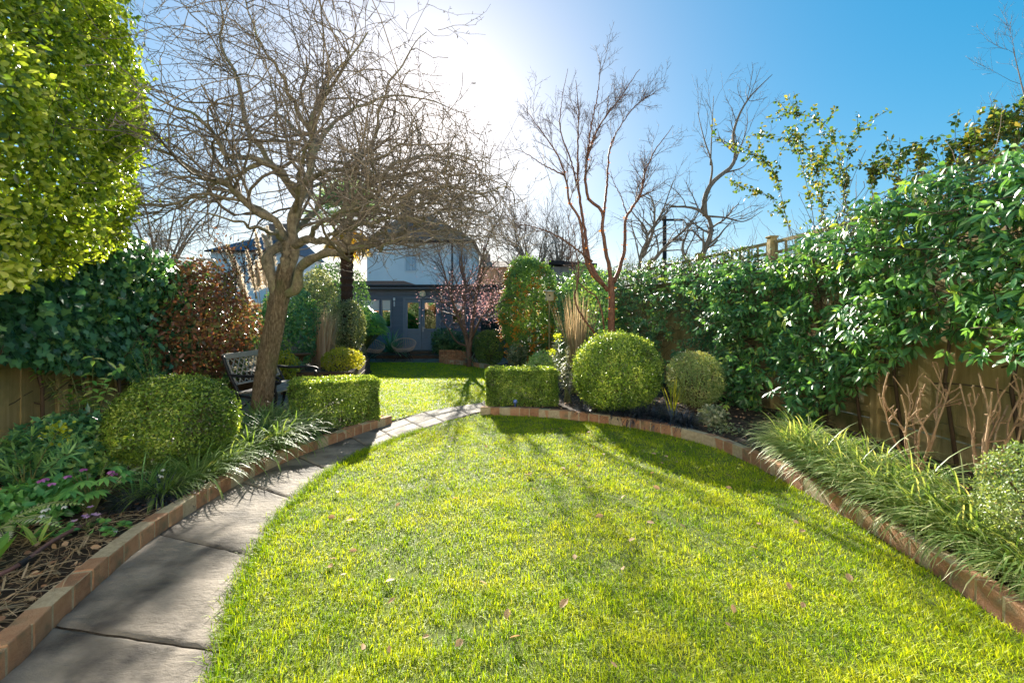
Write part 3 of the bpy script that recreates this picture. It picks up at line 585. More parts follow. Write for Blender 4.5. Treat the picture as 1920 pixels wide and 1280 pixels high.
A4, B4 = grow(A3, B3, 3000, .15, 1, (35, 60), (.04, .14), 3, .1, .02, .8, .6, None, .0024)
b = MB(); b.tubes(A2, B2, 5); b.tubes(A3, B3, 4); b.tubes(A4, B4, 3); b.build('twigs', M['atwig'], T1, True)
b = MB(); n = 420; i = rng.choice(6, n, p=[.3, .2, .15, .15, .15, .05]); tt = U(.1, .65, n); kk = (tt*13).astype(int); pos = np.where((i == 0)[:, None], PA[0][(U(.3, 1, n)*13).astype(int)], PA[i, kk]); rad = np.where(i == 0, .085, RA[i, kk])
od = nz(np.c_[rng.normal(size=(n, 2)), np.zeros(n)]); b.leaves(pos+od*rad[:, None]*.95, nz(od+rng.normal(0, .4, (n, 3))), rdir(n), U(.012, .045, n), U(.008, .025, n), FOLD); b.build('bark_flakes', M['peel'], T1)['kind'] = 'stuff'

# ------------------------------------------------------------------ other bare trees
def baretree(name, label, base, limbs, lv, mat, group=None, minr=.004):
    t = thing(name, label, 'tree', base, group); Pb, Rb = pad(limbs, 12)
    b = MB(); b.tubes(np.array([catmull(p, 24) for p in Pb]), np.array([np.interp(np.linspace(0, 1, 24), np.linspace(0, 1, 12), r) for r in Rb]), 7, rnd=.5); b.build('limbs', mat, t, True)
    c = MB(); pp, rr = Pb, Rb
    for (m, t0, ang, ln, k, w, up, ratio) in lv:
        pp, rr = grow(pp, rr, m, t0, 1, ang, ln, k, w, up, ratio, .4, None, minr); c.tubes(pp, rr, 4 if m < 500 else 3); minr *= .75
    c.build('twigs', mat, t, True); return t
def XP(d, *pts): return [P(x, y, d+dd) for x, y, dd in pts]
baretree('bare_apple_tree', 'gnarled bare tree beyond the right fence with one long shoot reaching up', (4.9, 11.8, 0), [
 (XP(11.8, (1300, 640, 0), (1310, 520, 0), (1320, 470, 0), (1335, 430, 0), (1322, 400, 0), (1300, 392, 0), (1270, 385, 0), (1255, 388, .1)), .13, .02),
 (XP(11.8, (1322, 405, 0), (1320, 380, 0), (1330, 350, 0), (1355, 325, .1), (1380, 300, .2), (1375, 250, .2), (1400, 190, .2), (1448, 140, .3)), .07, .008),
 (XP(11.8, (1330, 352, 0), (1335, 310, -.2), (1320, 260, -.3), (1308, 210, -.3)), .03, .006),
 (XP(11.8, (1332, 310, -.2), (1335, 240, -.2), (1338, 180, -.2)), .02, .006),
 (XP(11.8, (1322, 405, 0), (1360, 408, -.3), (1395, 415, -.5), (1430, 395, -.6)), .03, .006),
 (XP(11.8, (1355, 325, .1), (1390, 315, .4), (1405, 300, .5)), .03, .006),
 (XP(11.8, (1380, 300, .2), (1400, 240, .4), (1400, 200, .4)), .02, .005),
 (XP(11.8, (1310, 520, 0), (1280, 470, .3), (1290, 430, .5), (1280, 410, .6)), .06, .012)],
 [(60, .3, (25, 70), (.4, 1.1), 6, .16, .08, .5), (280, .2, (25, 60), (.15, .45), 5, .14, .08, .6), (500, .2, (30, 60), (.04, .12), 3, .1, .05, .8)], M['btwig'])
baretree('bare_plum_tree', 'tangled bare tree beyond the fence just right of the copper trunk', (3.2, 12.6, 0), [
 (XP(12.6, (1195, 640, 0), (1200, 490, 0), (1215, 440, 0), (1195, 410, 0), (1180, 390, .2)), .09, .012),
 (XP(12.6, (1205, 480, 0), (1225, 430, .2), (1225, 380, .3), (1212, 360, .3)), .06, .012),
 (XP(12.6, (1215, 500, 0), (1250, 460, -.2), (1285, 430, -.3), (1305, 405, -.3)), .06, .012),
 (XP(12.6, (1215, 440, 0), (1240, 400, .4), (1255, 360, .5), (1262, 340, .6)), .04, .008)],
 [(60, .2, (25, 75), (.4, 1.1), 6, .18, .04, .5), (320, .2, (25, 60), (.15, .45), 5, .16, .06, .6), (500, .2, (30, 60), (.04, .12), 3, .1, .05, .8)], M['btwig'])
for lb, (px, d, top, sp) in {'fine bare tree on the skyline left of the copper trunk': (1000, 24, 395, 60), 'fine bare tree on the skyline behind the orange berried shrub': (1050, 27, 420, 50), 'pale twiggy bare tree far behind the leftmost pampas plume': (300, 15, 330, 130), 'dark twiggy bare tree at the top right over the climber': (1990, 9, 40, 110)}.items():
    L = []
    for i in range(7):
        a = U(-1, 1); L.append((XP(d, (px, 640, 0), (px+a*8, 540, 0), (px+a*sp*.5, (540+top)/2, U(-1, 1)), (px+a*sp, top+abs(a)*60, U(-2, 2))), .06*d/12, .004*d/12))
    baretree('bare_tree', lb, (P(px, 600, d)[0], d, 0), L, [(70, .35, (20, 55), (.5*d/12, 1.3*d/12), 6, .1, .06, .5), (420, .2, (20, 50), (.25*d/12, .6*d/12), 5, .1, .06, .6), (700, .2, (25, 50), (.1*d/12, .3*d/12), 3, .1, .03, .8)], M['btwig'], None, .0045*d/12)
# pink flowering plum
t = baretree('flowering_plum', 'small tree with sparse pink blossom in front of the garden room', (-1.3, 14.6, .1), [
 (XP(14.6, (880, 690, 0), (878, 650, 0), (868, 600, 0), (872, 540, .2), (865, 480, .3), (880, 400, .4)), .09, .012),
 (XP(14.6, (880, 660, 0), (885, 610, -.1), (892, 560, -.2), (900, 500, -.3), (920, 440, -.4), (945, 395, -.4)), .07, .012),
 (XP(14.6, (878, 640, 0), (860, 600, -.3), (848, 560, -.5), (838, 530, -.7), (815, 490, -.8)), .05, .010),
 (XP(14.6, (882, 640, 0), (905, 590, .3), (930, 550, .5), (960, 500, .6), (985, 450, .7)), .05, .010),
 (XP(14.6, (876, 630, 0), (850, 570, .6), (830, 500, .9), (815, 440, 1.0)), .05, .010),
 (XP(14.6, (878, 650, 0), (856, 640, -.3), (840, 615, -.5), (828, 600, -.6)), .035, .009),
 (XP(14.6, (882, 640, 0), (900, 600, -.7), (925, 575, -1.1), (950, 560, -1.3)), .035, .009)],
 [(110, .3, (20, 65), (.5, 1.4), 7, .12, .05, .5), (620, .2, (20, 55), (.25, .7), 5, .12, .04, .6), (900, .2, (25, 55), (.1, .3), 3, .1, .03, .8)], M['atwig'], None, .006)
m = MB(); n = 2300; q = np.array([P(905, 572, 14.6)])+rng.normal(0, 1, (n*3, 3))*np.array([.72, .7, .46]); q = q[vnoise(q, 2.4, 4)*.6+vnoise(q, 6, 2)*.4 > .52][:n]; q[:, 2] += .15
m.leaves(q, rdir(len(q)), rdir(len(q)), U(.03, .065, len(q)), U(.025, .05, len(q)), FOLD); m.build('blossom', M['pink'], t)

# ------------------------------------------------------------------ left side: fence, privet, ivy, red shrub
def polyat(pl_, s):            # point + direction + normal at arclength fraction along a polyline given by y
    pl_ = np.asarray(pl_, float); x = np.interp(s, pl_[:, 1], pl_[:, 0]); return np.stack([x, s], -1)
def fence(label, line, side, h, z0=.0, trellis=0.0, step=1.83):
    p = np.asarray(line, float); L = np.r_[0, np.cumsum(np.linalg.norm(np.diff(p, axis=0), axis=1))]
    n = int(L[-1]/step); s = np.linspace(0, L[-1], n+1); q = np.stack([np.interp(s, L, p[:, k]) for k in (0, 1)], 1)
    t = thing('garden_fence', label, 'fence', (*q[n//2], 0))
    for i in range(n+1):
        b = MB(); b.box((q[i, 0], q[i, 1], (h+trellis+.06)/2), (.115, .115, h+trellis+.06), 0, None, U(0, 1), .008); c = MB()
        c.box((q[i, 0], q[i, 1], h+trellis+.075), (.15, .15, .03), 0, None, .5, .008); po = b.build('post', M['fence'], t); c.build('post_cap', M['fence'], po) if False else c.build('post_cap', M['fence'], t)
    for i in range(n):
        a, e = q[i], q[i+1]; d = nz(e-a); w = np.linalg.norm(e-a)-.115; nn = np.array([-d[1], d[0]])*side; rz = math.atan2(d[1], d[0]); mid = (a+e)/2
        b = MB(); b.box((*mid, .15+z0), (w, .045, .30), rz, None, U(0, 1), .004); b.build('gravel_board', M['fence'], t)
        b = MB(); k = 14; ww = w/k
        for j in range(k):
            c = a+d*(.0575+ww*(j+.5)); b.box((c[0]+nn[0]*.012*(j % 2), c[1]+nn[1]*.012*(j % 2), (h+.31)/2+z0), (ww+.012, .014, h-.31-z0), rz+R(3), None, U(0, 1))
        for zz in (.42, h*.55, h-.12): b.box((mid[0]+nn[0]*.035, mid[1]+nn[1]*.035, zz), (w, .032, .07), rz, None, U(0, 1))
        b.build('fence_panel', M['fence'], t)
        if trellis:
            b = MB()
            for zz in (h+.05, h+trellis*.55, h+trellis-.02): b.beam((*(a+d*.05), zz), (*(e-d*.05), zz), .03, .05, U(0, 1))
            for j in range(9):
                c = a+d*(.1+(w-.1)*j/8); b.beam((*c, h+.02), (*c, h+trellis), .025, .03, U(0, 1))
            b.build('trellis', M['fence'], t)
    return t
fence('weathered board fence half hidden by ivy on the left', FENCE_L, -1, 1.95)
fence('weathered board fence with trellis top behind the right flower bed', FENCE_R, 1, 2.35, 0, .42)

# golden privet hanging over the fence, top left
t = thing('privet_hedge', 'tall bright yellow green glossy hedge filling the top left', 'hedge', (-4.6, 2.9, 0))
def hedge_mass(c, r, n, power, lump, depth, ns, seed, zmin):
    d = rdir(n); k = (np.abs(d)**power).sum(1, keepdims=True)**(-1/power); q = d*k
    lum = 1+lump*2*(fbm(q*r, ns, seed)-.5)+.16*(fbm(q*r, ns*4, seed+1)-.5); pos = np.asarray(c)+q*r*lum[:, None]*np.clip(1-rng.exponential(depth, (n, 1)), .3, 1)
    kk = pos[:, 2] > zmin(pos); return pos[kk], nz(d/np.asarray(r))[kk]
pos, nr = hedge_mass((-4.85, 2.75, 3.6), np.array([1.32, 2.5, 2.4]), 150000, 2.5, .26, .06, .9, 4, lambda p: 1.58+.42*np.maximum(p[:, 1]-3.3, 0)+.35*(vnoise(p, 3, 5)-.5))
nn = len(pos)
m = MB(); surface_leaves(m, pos, nz(nr+np.array([0, -.2, .35])), .062*U(.6, 1.3, nn), .034*U(.8, 1.2, nn), OVAL, .1, .8, np.clip(.75*U(0, 1, nn)+.9*(fbm(pos, 3.5, 8)-.33), 0, 1)); 
i = rng.choice(np.where(nr[:, 0] > -.1)[0], 520); sa = pos[i]; sdv = nz(nr[i]+rng.normal(0, .45, (520, 3))+[0, 0, .5]); sl = U(.08, .34, 520)
for q_ in np.linspace(.1, 1, 8): m.leaves(sa+sdv*(sl*q_)[:, None], nz(sdv*.6+rng.normal(0, .6, (520, 3))), nz(rng.normal(0, .5, (520, 3))+[0, 0, 1]), .055*U(.6, 1.2, 520), .028, OVAL, U(.35, 1, 520))
m.build('foliage', M['privet'], t)
s = MB(); s.tubes(sa[:, None]+sdv[:, None]*sl[:, None, None]*np.linspace(-.8, 1, 4)[None, :, None], np.full((520, 4), .0025), 3); Pk = np.array([[(-4.7, 3.0, .0), (-4.75, 3.0, 1.2), (-4.8, 2.9, 2.2), (-4.8, 2.8, 3.6)], [(-4.75, 2.2, 0), (-4.8, 2.1, 1.4), (-4.7, 1.8, 2.4), (-4.8, 1.6, 3.8)], [(-4.9, 3.7, 0), (-4.9, 3.8, 1.3), (-4.85, 3.9, 2.5), (-4.8, 3.9, 3.9)]], float)
Rk = np.array([[.05, .045, .04, .02]]*3); a2, r2 = grow(Pk, Rk, 60, .4, 1, (30, 70), (.5, 1.4), 6, .1, .05, .4, .3, None, .004); a3, r3 = grow(a2, r2, 260, .4, 1, (25, 60), (.3, .7), 5, .12, 0, .6, .4, None, .003)
s.tubes(Pk, Rk, 7); s.tubes(a2, r2, 4); s.tubes(a3, r3, 3); s.build('stems', M['stem'], t, True)

# ivy along the left fence
def wallplant(mb, n, line, side, y0, y1, zf, off, L, W, tpl, seed, droop=.6, cl=1, rnd=None, dens=None, spread_=.07, offj=.12, thresh=.0, ns=1.6):
    """clusters of leaves on the lumpy face of a climber; zf(y)->(zlo,zhi)"""
    y = U(y0, y1, n); lo, hi = zf(y); z = lo+(hi-lo)*U(0, 1, n); xy = polyat(line, y)
    p3 = np.c_[xy, z]; kk = fbm(p3, ns, seed) > thresh+U(-.06, .06, n); y, z, xy, p3 = y[kk], z[kk], xy[kk], p3[kk]; n = len(y)
    pa = polyat(line, y+.1); d = nz(pa-xy); nn = np.stack([-d[:, 1], d[:, 0]], 1)*side
    o = off*(.3+1.3*fbm(p3, 1.7, seed+1))+np.abs(rng.normal(0, offj, n))*np.where(U(0, 1, n) < .5, 1, .4)
    if cl > 1:
        c = np.c_[xy+nn*o[:, None], z]; ci = np.repeat(np.arange(n), cl); sh = nz(np.c_[nn, np.zeros(n)]+rng.normal(0, .55, (n, 3))+np.array([0, 0, -.15]))
        ph = np.tile(np.arange(cl)*2*np.pi/cl, n)+np.repeat(U(0, 6, n), cl)
        a = nz(np.cross(sh, [0, 0, 1.]))[ci]; b = np.cross(sh[ci], a); ax = nz(a*np.cos(ph)[:, None]+b*np.sin(ph)[:, None]+.55*sh[ci]+np.array([0, 0, -droop])+rng.normal(0, .15, (len(ci), 3)))
        pos = c[ci]+ax*spread_*.25+sh[ci]*U(-.05, .05, len(ci))[:, None]; nr = nz(sh[ci]+np.array([0, 0, .7])+rng.normal(0, .25, (len(ci), 3))); m = len(ci)
        rn = np.clip(rng.normal(.38, .18, m)+.35*(np.repeat(U(0, 1, n), cl)-.5)+np.repeat(np.where(U(0, 1, n) < .05, .5, 0), cl), 0, 1)
        sz = np.repeat(U(.6, 1.2, n), cl)*U(.65, 1.2, m); mb.leaves(pos, ax, nr, L*sz, W*sz, tpl, rn); return c, sh
    pos = np.c_[xy+nn*o[:, None], z]; nr3 = nz(np.c_[nn, np.full(n, .35)])
    r = np.clip(rng.normal(.4, .22, n)+.5*(fbm(pos, 3, seed+5)-.5), 0, 1)
    surface_leaves(mb, pos, nr3, L*U(.6, 1.25, n), W*U(.75, 1.2, n), tpl, droop, .6, r); return pos, nr3
t = thing('ivy', 'dark green ivy draped over the left fence under the privet', 'ivy', (-4.9, 4.9, 0)); m = MB()
def zf(y): return np.interp(y, [2.0, 4.0, 5, 7.5], [1.15, 1.15, .9, .45]), np.interp(y, [2, 4.5, 5.6, 7.5], [2.35, 2.5, 2.55, 2.3])
wallplant(m, 11000, FENCE_L, -1, 2.4, 7.6, zf, .22, .085, .085, IVY, 31, .7, thresh=.22)
pos, nr = hedge_mass((-5.35, 5.2, 2.0), np.array([.75, 1.7, .72]), 5200, 2.4, .2, .06, 1.5, 14, lambda p: .9+0*p[:, 0]); surface_leaves(m, pos, nr, .08*U(.6, 1.25, len(pos)), .085, IVY, .5, .6)
m.build('foliage', M['ivy'], t)
s = MB(); Pk = np.array([[(-4.75+.02*i, 3.2+.45*i, .05), (-4.8, 3.3+.45*i, .8), (-4.9, 3.2+.46*i, 1.5), (-4.95, 3.3+.47*i, 2.1)] for i in range(8)]); Rk = np.full((8, 4), .018); a2, r2 = grow(Pk, Rk, 60, .2, 1, (30, 90), (.4, 1.0), 6, .2, 0, .5, .4, None, .003); s.tubes(Pk, Rk, 5); s.tubes(a2, r2, 4); s.build('stems', M['stem'], t, True)
t = ball('red_nandina', 'tall shrub of red and orange leaves behind the bench', (-5.12, 7.3, 1.42), (.78, 1.15, 1.05), 9000, .075, M['red'], 2.0, .13, .4, OVAL, None, 14, .4, ns=1.4, droop=.35, bias=.12)
s = MB(); st = np.array([[P(420+20*i, 560, 7.2+.1*i), P(430+14*i, 500, 7.2), P(400+26*i, 455+8*i, 7.2)] for i in range(4)]); a2, r2 = grow(st, np.full((4, 3), .008), 60, .2, 1, (20, 60), (.2, .5), 5, .15, .08, .6, .5, None, .003); s.tubes(st, np.full((4, 3), .008), 4); s.tubes(a2, r2, 3); s.build('shoots', M['stem'], t)
m = MB(); i = rng.integers(0, 60, 260); m.leaves(a2[i, rng.integers(1, 5, 260)], rdir(260), rdir(260), .06*U(.7, 1.2, 260), .028, OVAL, U(.4, 1, 260)); m.build('shoot_leaves', M['red'], t)
# lance leaved shrub in front of the fence, far left
def sprayshrub(name, label, cat, base, tips, n, L, W, mat, stem='gstem', tpl=LANCE, grp=None, r=.006, droop=.2, flower=None, t0=.25, rn=None, out=.9):
    t = thing(name, label, cat, base, grp); tips = np.asarray(tips, float); k = len(tips); b = np.asarray(base, float)
    tt = np.linspace(0, 1, 7)[None, :, None]; mid = b+(tips-b)*np.array([.35, .35, .65]); Pt = (1-tt)**2*(b+rng.normal(0, .03, (k, 1, 3))*[1, 1, 0])+2*tt*(1-tt)*mid[:, None]+tt**2*tips[:, None]
    s = MB(); s.tubes(Pt, np.linspace(r, r*.5, 7)[None]*np.ones((k, 1)), 5); s.build('stems', M[stem], t, True)
    i = rng.integers(0, k, n); q = U(t0, 1, n)**.7*5.999; a = q.astype(int); f = (q-a)[:, None]; pos = Pt[i, a]*(1-f)+Pt[i, a+1]*f; tg = nz(Pt[i, a+1]-Pt[i, a])
    pp = nz(np.cross(tg, rng.normal(size=(n, 3)))); ax = nz(tg*.6+pp*out+np.array([0, 0, -droop])); m = MB(); m.leaves(pos, ax, nz(tg+np.array([0, 0, .8])), L*U(.7, 1.2, n), W*U(.8, 1.2, n), tpl, rn); m.build('foliage', mat, t)
    if flower:
        for tip in tips[:flower[1]]:
            m = MB(); c = 70; o = rng.normal(0, flower[2], (c, 3)); m.leaves(tip+o, nz(o+np.array([0, 0, .03])), rdir(c), flower[3], flower[3]*.9, OVAL)
            m.build('flower_head', flower[0], t)
    return t
sprayshrub('evergreen_shrub', 'spray of pointed green leaves against the bare fence boards', 'shrub', (-4.35, 4.7, .08), [P(x, y, 4.6+U(-.2, .2)) for x, y in ((60, 690), (90, 705), (120, 670), (150, 700), (175, 665), (200, 700), (225, 680), (130, 730), (160, 740), (100, 800))], 190, .10, .042, leafmat('spray leaf', [(.03, .10, .025), (.07, .16, .035), (.16, .22, .05), (.3, .2, .08)], .35, .35), droop=.5)
sprayshrub('spurge', 'tall feathery spurge stem with narrow leaves above the left clipped ball', 'plant', (-3.95, 5.1, .08), [P(x, y, 5.05) for x, y in ((262, 640), (245, 660), (280, 655), (232, 690))], 260, .10, .010, M['euph'], t0=.5, droop=.1, out=1.3)
sprayshrub('spurge', 'bushy spurge with lime flower head at the far left', 'plant', (-3.75, 3.5, .08), [P(x, y, 3.5+U(-.15, .25)) for x, y in ((110, 808), (60, 815), (20, 825), (80, 850), (130, 850), (45, 860), (10, 870), (150, 830))], 330, .11, .016, M['euph'], t0=.45, droop=.1, out=1.2, flower=(M['lime'], 1, .035, .028))
ball('fern_shrub', 'dark low leafy mass against the fence foot left of the clipped ball', (-4.05, 4.2, .3), (.5, .5, .32), 2600, .075, M['ivy'], 2, .15, .35, IVY, None, 6, .06, cat='plant', up=.4)
ball('low_plant', 'dark green ground plant between the fern and the spurge at far left', (-3.45, 3.35, .16), (.32, .28, .16), 900, .07, M['hell'], 2, .2, .3, LANCE, None, 4, .06, cat='plant', up=.5)
# ------------------------------------------------------------------ clipped shapes
ball('box_ball', 'large flattened clipped green ball on the left beside the strap grass', (-3.22, 4.36, .53), (.505, .50, .44), 22000, .030, M['box'], 2.1, .06, .10, cat='topiary')
ball('box_ball', 'largest clipped green ball under the copper barked tree', (1.63, 7.05, .70), (.655, .62, .62), 28000, .034, M['box'], 2.15, .055, .07, cat='topiary', bias=.05)
ball('box_ball', 'smaller loose greyish clipped ball near the right fence', (2.86, 7.1, .58), (.42, .42, .43), 11000, .027, M['boxd'], 2.1, .10, .08, cat='topiary', stems=16)
ball('box_ball', 'small dark smooth clipped ball at the far end of the lawn', (-.73, 14.6, .62), (.46, .46, .56), 9000, .035, M['box'], 2.4, .04, .02, cat='topiary', bias=-.12)
boxhedge('low clipped box hedge block beside the path on the left', (-2.46, 6.32, .06), (1.12, .62, .62), R(24), 28000, .032, M['box'])
boxhedge('low clipped box hedge block at the path end right of the lawn gap', (.16, 7.72, .06), (1.18, .5, .62), R(2), 25000, .034, M['box'])
ball('box_bush', 'small leaved green bush at the right edge behind the brick edging', (3.12, 2.5, .42), (.42, .42, .40), 15000, .022, M['boxd'], 2.2, .08, .1, cat='shrub', bias=-.15)

# ------------------------------------------------------------------ strap grasses
def straps(name, label, cat, loc, n, L, mat, W, spread_, e0=(60, 88), bend=(.8, 2.2), seg=6, group=None, az0=None, azs=1.2, rn=None):
    t = thing(name, label, cat, loc, group); m = MB(); a = U(0, 2*np.pi, n); r = spread_*np.sqrt(U(0, 1, n)); base = np.array(loc)+np.stack([r*np.cos(a), r*np.sin(a), np.zeros(n)], 1)
    az = a+rng.normal(0, .5, n) if az0 is None else az0+rng.normal(0, azs, n)
    m.blades(base, az, L*U(.55, 1.15, n), R(1)*U(e0[0], e0[1], n), U(bend[0], bend[1], n), W*U(.8, 1.2, n), seg, rn if rn is not None else np.clip(rng.normal(.48, .28, n), 0, 1)); m.build('blades', mat, t, True); return t
GR = 'arching strap grass clumps along the right brick edging'; LR = 'arching green strap grass clump spilling over the right brick edging'
lr = [straps('strap_grass', LR, 'ornamental grass', (2.95, 4.75, .08), 300, .60, M['lirio'], .010, .11, (50, 88), (1.0, 2.5), group=GR, az0=R(185), azs=1.15), straps('strap_grass', LR, 'ornamental grass', (2.88, 3.9, .08), 300, .62, M['lirio'], .010, .11, (50, 88), (1.0, 2.5), group=GR, az0=R(190), azs=1.15)]
for i, (x, y, s_) in enumerate([(3.2, 4.95, 1), (2.9, 4.35, 1), (3.25, 4.5, .95), (3.2, 4.05, 1), (2.88, 3.5, 1), (3.2, 3.6, 1), (2.84, 3.12, .95), (3.15, 3.15, 1), (2.8, 2.78, .85), (2.76, 2.45, .75), (2.75, 2.1, .7)]): dup(lr[i % 2], (x, y, .08), U(-.25, .25), s_)
GL = 'arching strap grass clumps along the left brick edging'; LL = 'fresh green arching strap grass clump spilling over the left brick edging'
ll = straps('strap_grass', LL, 'ornamental grass', (-2.72, 4.35, .08), 300, .50, M['lirio'], .009, .10, (50, 88), (1.0, 2.4), group=GL, rn=np.clip(rng.normal(.3, .22, 300), 0, .9))
for x, y, s_ in [(-2.76, 3.95, .85), (-2.70, 4.7, 1.0), (-2.62, 5.05, 1), (-2.95, 5.0, 1.0), (-2.52, 5.45, 1.0), (-2.85, 5.45, 1), (-3.15, 5.5, 1), (-2.75, 5.85, .9), (-3.2, 5.9, 1), (-2.8, 3.65, .65)]: dup(ll, (x, y, .08), U(0, 6), s_*1.15)
GM = 'black strap grass clumps'
mo = straps('black_grass', 'tuft of black strap grass behind the curve of right edging', 'ornamental grass', (1.75, 6.5, .08), 260, .33, M['mondo'], .010, .09, (35, 85), (.8, 2.2), group=GM)
for x, y in [(2.0, 6.35), (2.2, 6.2), (1.5, 6.68), (1.95, 6.55), (2.3, 6.0)]: dup(mo, (x, y, .08), U(0, 6), U(.85, 1.1))
m2 = dup(mo, (-2.74, 3.55, .08), 1, .75, 'tuft of black strap grass behind the left brick edging'); m2 = dup(mo, (-2.86, 3.42, .08), 3, .6, 'tuft of black strap grass behind the left brick edging')
m3 = dup(mo, (1.1, 6.9, .08), 2, .7)
straps('iris', 'upright pale green sword leaves between the two clipped balls on the right', 'plant', (2.38, 6.75, .08), 14, .55, M['gold'], .016, .05, (70, 88), (.0, .5))
straps('iris', 'upright green strap leaves by the lowest branches of left clipped ball', 'plant', (-2.95, 3.62, .08), 40, .34, M['euph'], .009, .06, (60, 88), (.2, 1.4))
# dried tall grass and others on the right
def drygrass(label, loc, n, h, spread_, mat, tilt=.0, plume=True):
    t = thing('dry_grass', label, 'ornamental grass', loc); m = MB(); a = U(0, 2*np.pi, n); r = spread_*np.sqrt(U(0, 1, n)); base = np.array(loc)+np.stack([r*np.cos(a), r*np.sin(a), np.zeros(n)], 1)
    m.blades(base, a, h*U(.5, 1.1, n), R(1)*U(79, 91, n), U(-.12, .28, n), .011*U(.6, 1.2, n), 5)
    k = n; a = U(0, 6.3, k); m.blades(base[:k], a, h*.45*U(.5, 1, k), R(1)*U(55, 85, k), U(1.0, 2.6, k), .011, 5); m.build('blades', mat, t); return t
drygrass('tall clump of dry straw coloured grass left of the copper trunk', (1.28, 8.9, .08), 260, 1.95, .13, M['straw'])
drygrass('brown dead grass clump behind the raised sleepers', (-4.75, 11.4, .34), 420, 1.5, .25, M['strawd'])
sprayshrub('spurge', 'pale spurge with yellow heads between right hedge block and largest ball', 'plant', (.92, 7.75, .08), [P(x, y, 7.75+U(-.2, .2)) for x, y in ((1046, 632), (1036, 660), (1060, 668), (1070, 700), (1050, 700), (1075, 730), (1040, 640), (1062, 650))], 420, .09, .013, M['silver'], t0=.3, out=1.1, flower=(M['lime'], 2, .026, .028))
ball('lavender', 'small grey green mound on bare soil right of the black grass', (2.72, 6.15, .2), (.17, .17, .14), 900, .06, M['silver'], 2, .2, .1, LANCE, None, 4, .08, cat='plant', up=.5)
ball('creeping_plant', 'low scatter of small leaves on the soil by the right edging', (2.72, 5.75, .13), (.22, .14, .06), 160, .04, M['silver'], 2, .2, .1, OVAL, None, 0, .08, cat='plant', up=1)
t = thing('plant_marker', 'small blue marker on the brick edging before the right hedge', 'plant marker', (.05, 7.32, .1)); b = MB(); b.lathe([(.001, .1), (.012, .1), (.012, .16), (.03, .17), (.036, .19), (.03, .215), (.001, .225)], (.05, 7.32, 0), 14); b.build('knob', M['blue'], t, True)

# pruned tan shrubs
def pruned(label, loc, tips, seedn):
    t = thing('pruned_shrub', label, 'shrub', loc, None); b = np.array(loc); L = []
    for x, y, z in tips: e = np.array([x, y, z]); md = b+(e-b)*np.array([.55, .55, .42]); L.append(([b+np.array([(x-b[0])*.12, (y-b[1])*.12, 0]), md+rng.normal(0, .03, 3), b+(e-b)*np.array([.8, .8, .72])+rng.normal(0, .03, 3), e], .0105, .0065))
    Pb, Rb = pad(L, 10); s = MB(); s.tubes(Pb, Rb*(1+.18*(rng.random(Rb.shape)-.5)), 7); a2, r2 = grow(Pb, Rb, seedn*2, .4, .9, (25, 60), (.08, .28), 5, .16, .12, .85, .75, None, .0045); s.tubes(a2, r2, 6)
    nb = np.concatenate([Pb.reshape(-1, 3), a2[:, -1]]); i = rng.integers(0, len(nb), 90); s.tubes(np.stack([nb[i], nb[i]+rng.normal(0, .012, (90, 3))], 1), np.full((90, 2), .008), 5); s.build('stems', M['tan'], t); return t
pruned('bare pruned tan stems fanning left above the strap grass', (3.78, 4.25, .08), [P(x, y, 4.2+dd) for x, y, dd in ((1665, 700, 0), (1690, 740, -.2), (1655, 745, .1), (1720, 745, .2), (1750, 685, 0), (1768, 690, .15), (1790, 690, -.1), (1735, 720, -.15), (1700, 720, .2))], 12)
pruned('bare pruned tan stems rising at the right edge above the bush', (3.88, 3.75, .08), [P(x, y, 3.75+dd) for x, y, dd in ((1835, 700, 0), (1868, 715, .1), (1900, 700, -.1), (1915, 740, .1), (1860, 735, -.15), (1890, 760, .2), (1930, 730, 0), (1815, 740, .1), (1800, 720, .2))], 12)

# ------------------------------------------------------------------ right hand climbers
t = thing('evergreen_climber', 'mass of long glossy dark leaves over the near right fence', 'climber', (4.3, 5.5, 0)); m = MB(); s = MB()
def zc(y): return np.interp(y, [2.5, 3.6, 4.6, 5.2, 5.8, 8], [1.3, 1.2, 1.05, .7, .15, .08]), np.interp(y, [2.5, 3.9, 5, 6, 6.7, 8], [3.05, 2.85, 2.62, 2.5, 2.38, 2.42])
c, sh = wallplant(m, 2900, FENCE_R, 1, 2.3, 8.2, zc, .5, .115, .040, LANCE, 41, .75, 7, thresh=.36, spread_=.1, offj=.16)
m.build('foliage', M['climb'], t)
tt = np.linspace(0, 1, 4)[None, :, None]; s.tubes(c[:, None]-sh[:, None]*.22*(1-tt)+rng.normal(0, .012, (len(c), 4, 3)), np.linspace(.004, .0025, 4)[None]*np.ones((len(c), 1)), 4)
Pk = np.array([[(4.3, 3.2+.6*i, .1), (4.28, 3.3+.6*i, .9), (4.22, 3.1+.62*i, 1.7), (4.2, 3.3+.62*i, 2.5)] for i in range(8)]); Rk = np.linspace(.02, .01, 4)[None]*np.ones((8, 1)); a2, r2 = grow(Pk, Rk, 70, .2, 1, (40, 90), (.4, 1.2), 7, .15, 0, .5, .5, None, .003); s.tubes(Pk, Rk, 5); s.tubes(a2-np.array([.12, 0, 0]), r2, 4); s.build('stems', M['stem'], t, True)
m = MB(); t = thing('evergreen_climber', 'dense smaller leaved evergreen climber over the far right fence behind the balls', 'climber', (3.2, 11, 0))
def zc2(y): return np.interp(y, [7, 8, 9, 14], [.5, .3, .25, .3]), np.interp(y, [7, 8, 10, 12, 15], [2.40, 2.52, 2.62, 2.85, 3.0])
c, sh = wallplant(m, 2400, FENCE_R, 1, 7.2, 15.5, zc2, .55, .10, .046, LANCE, 51, .6, 6, thresh=.33, spread_=.1, offj=.2); m.build('foliage', M['climb2'], t)
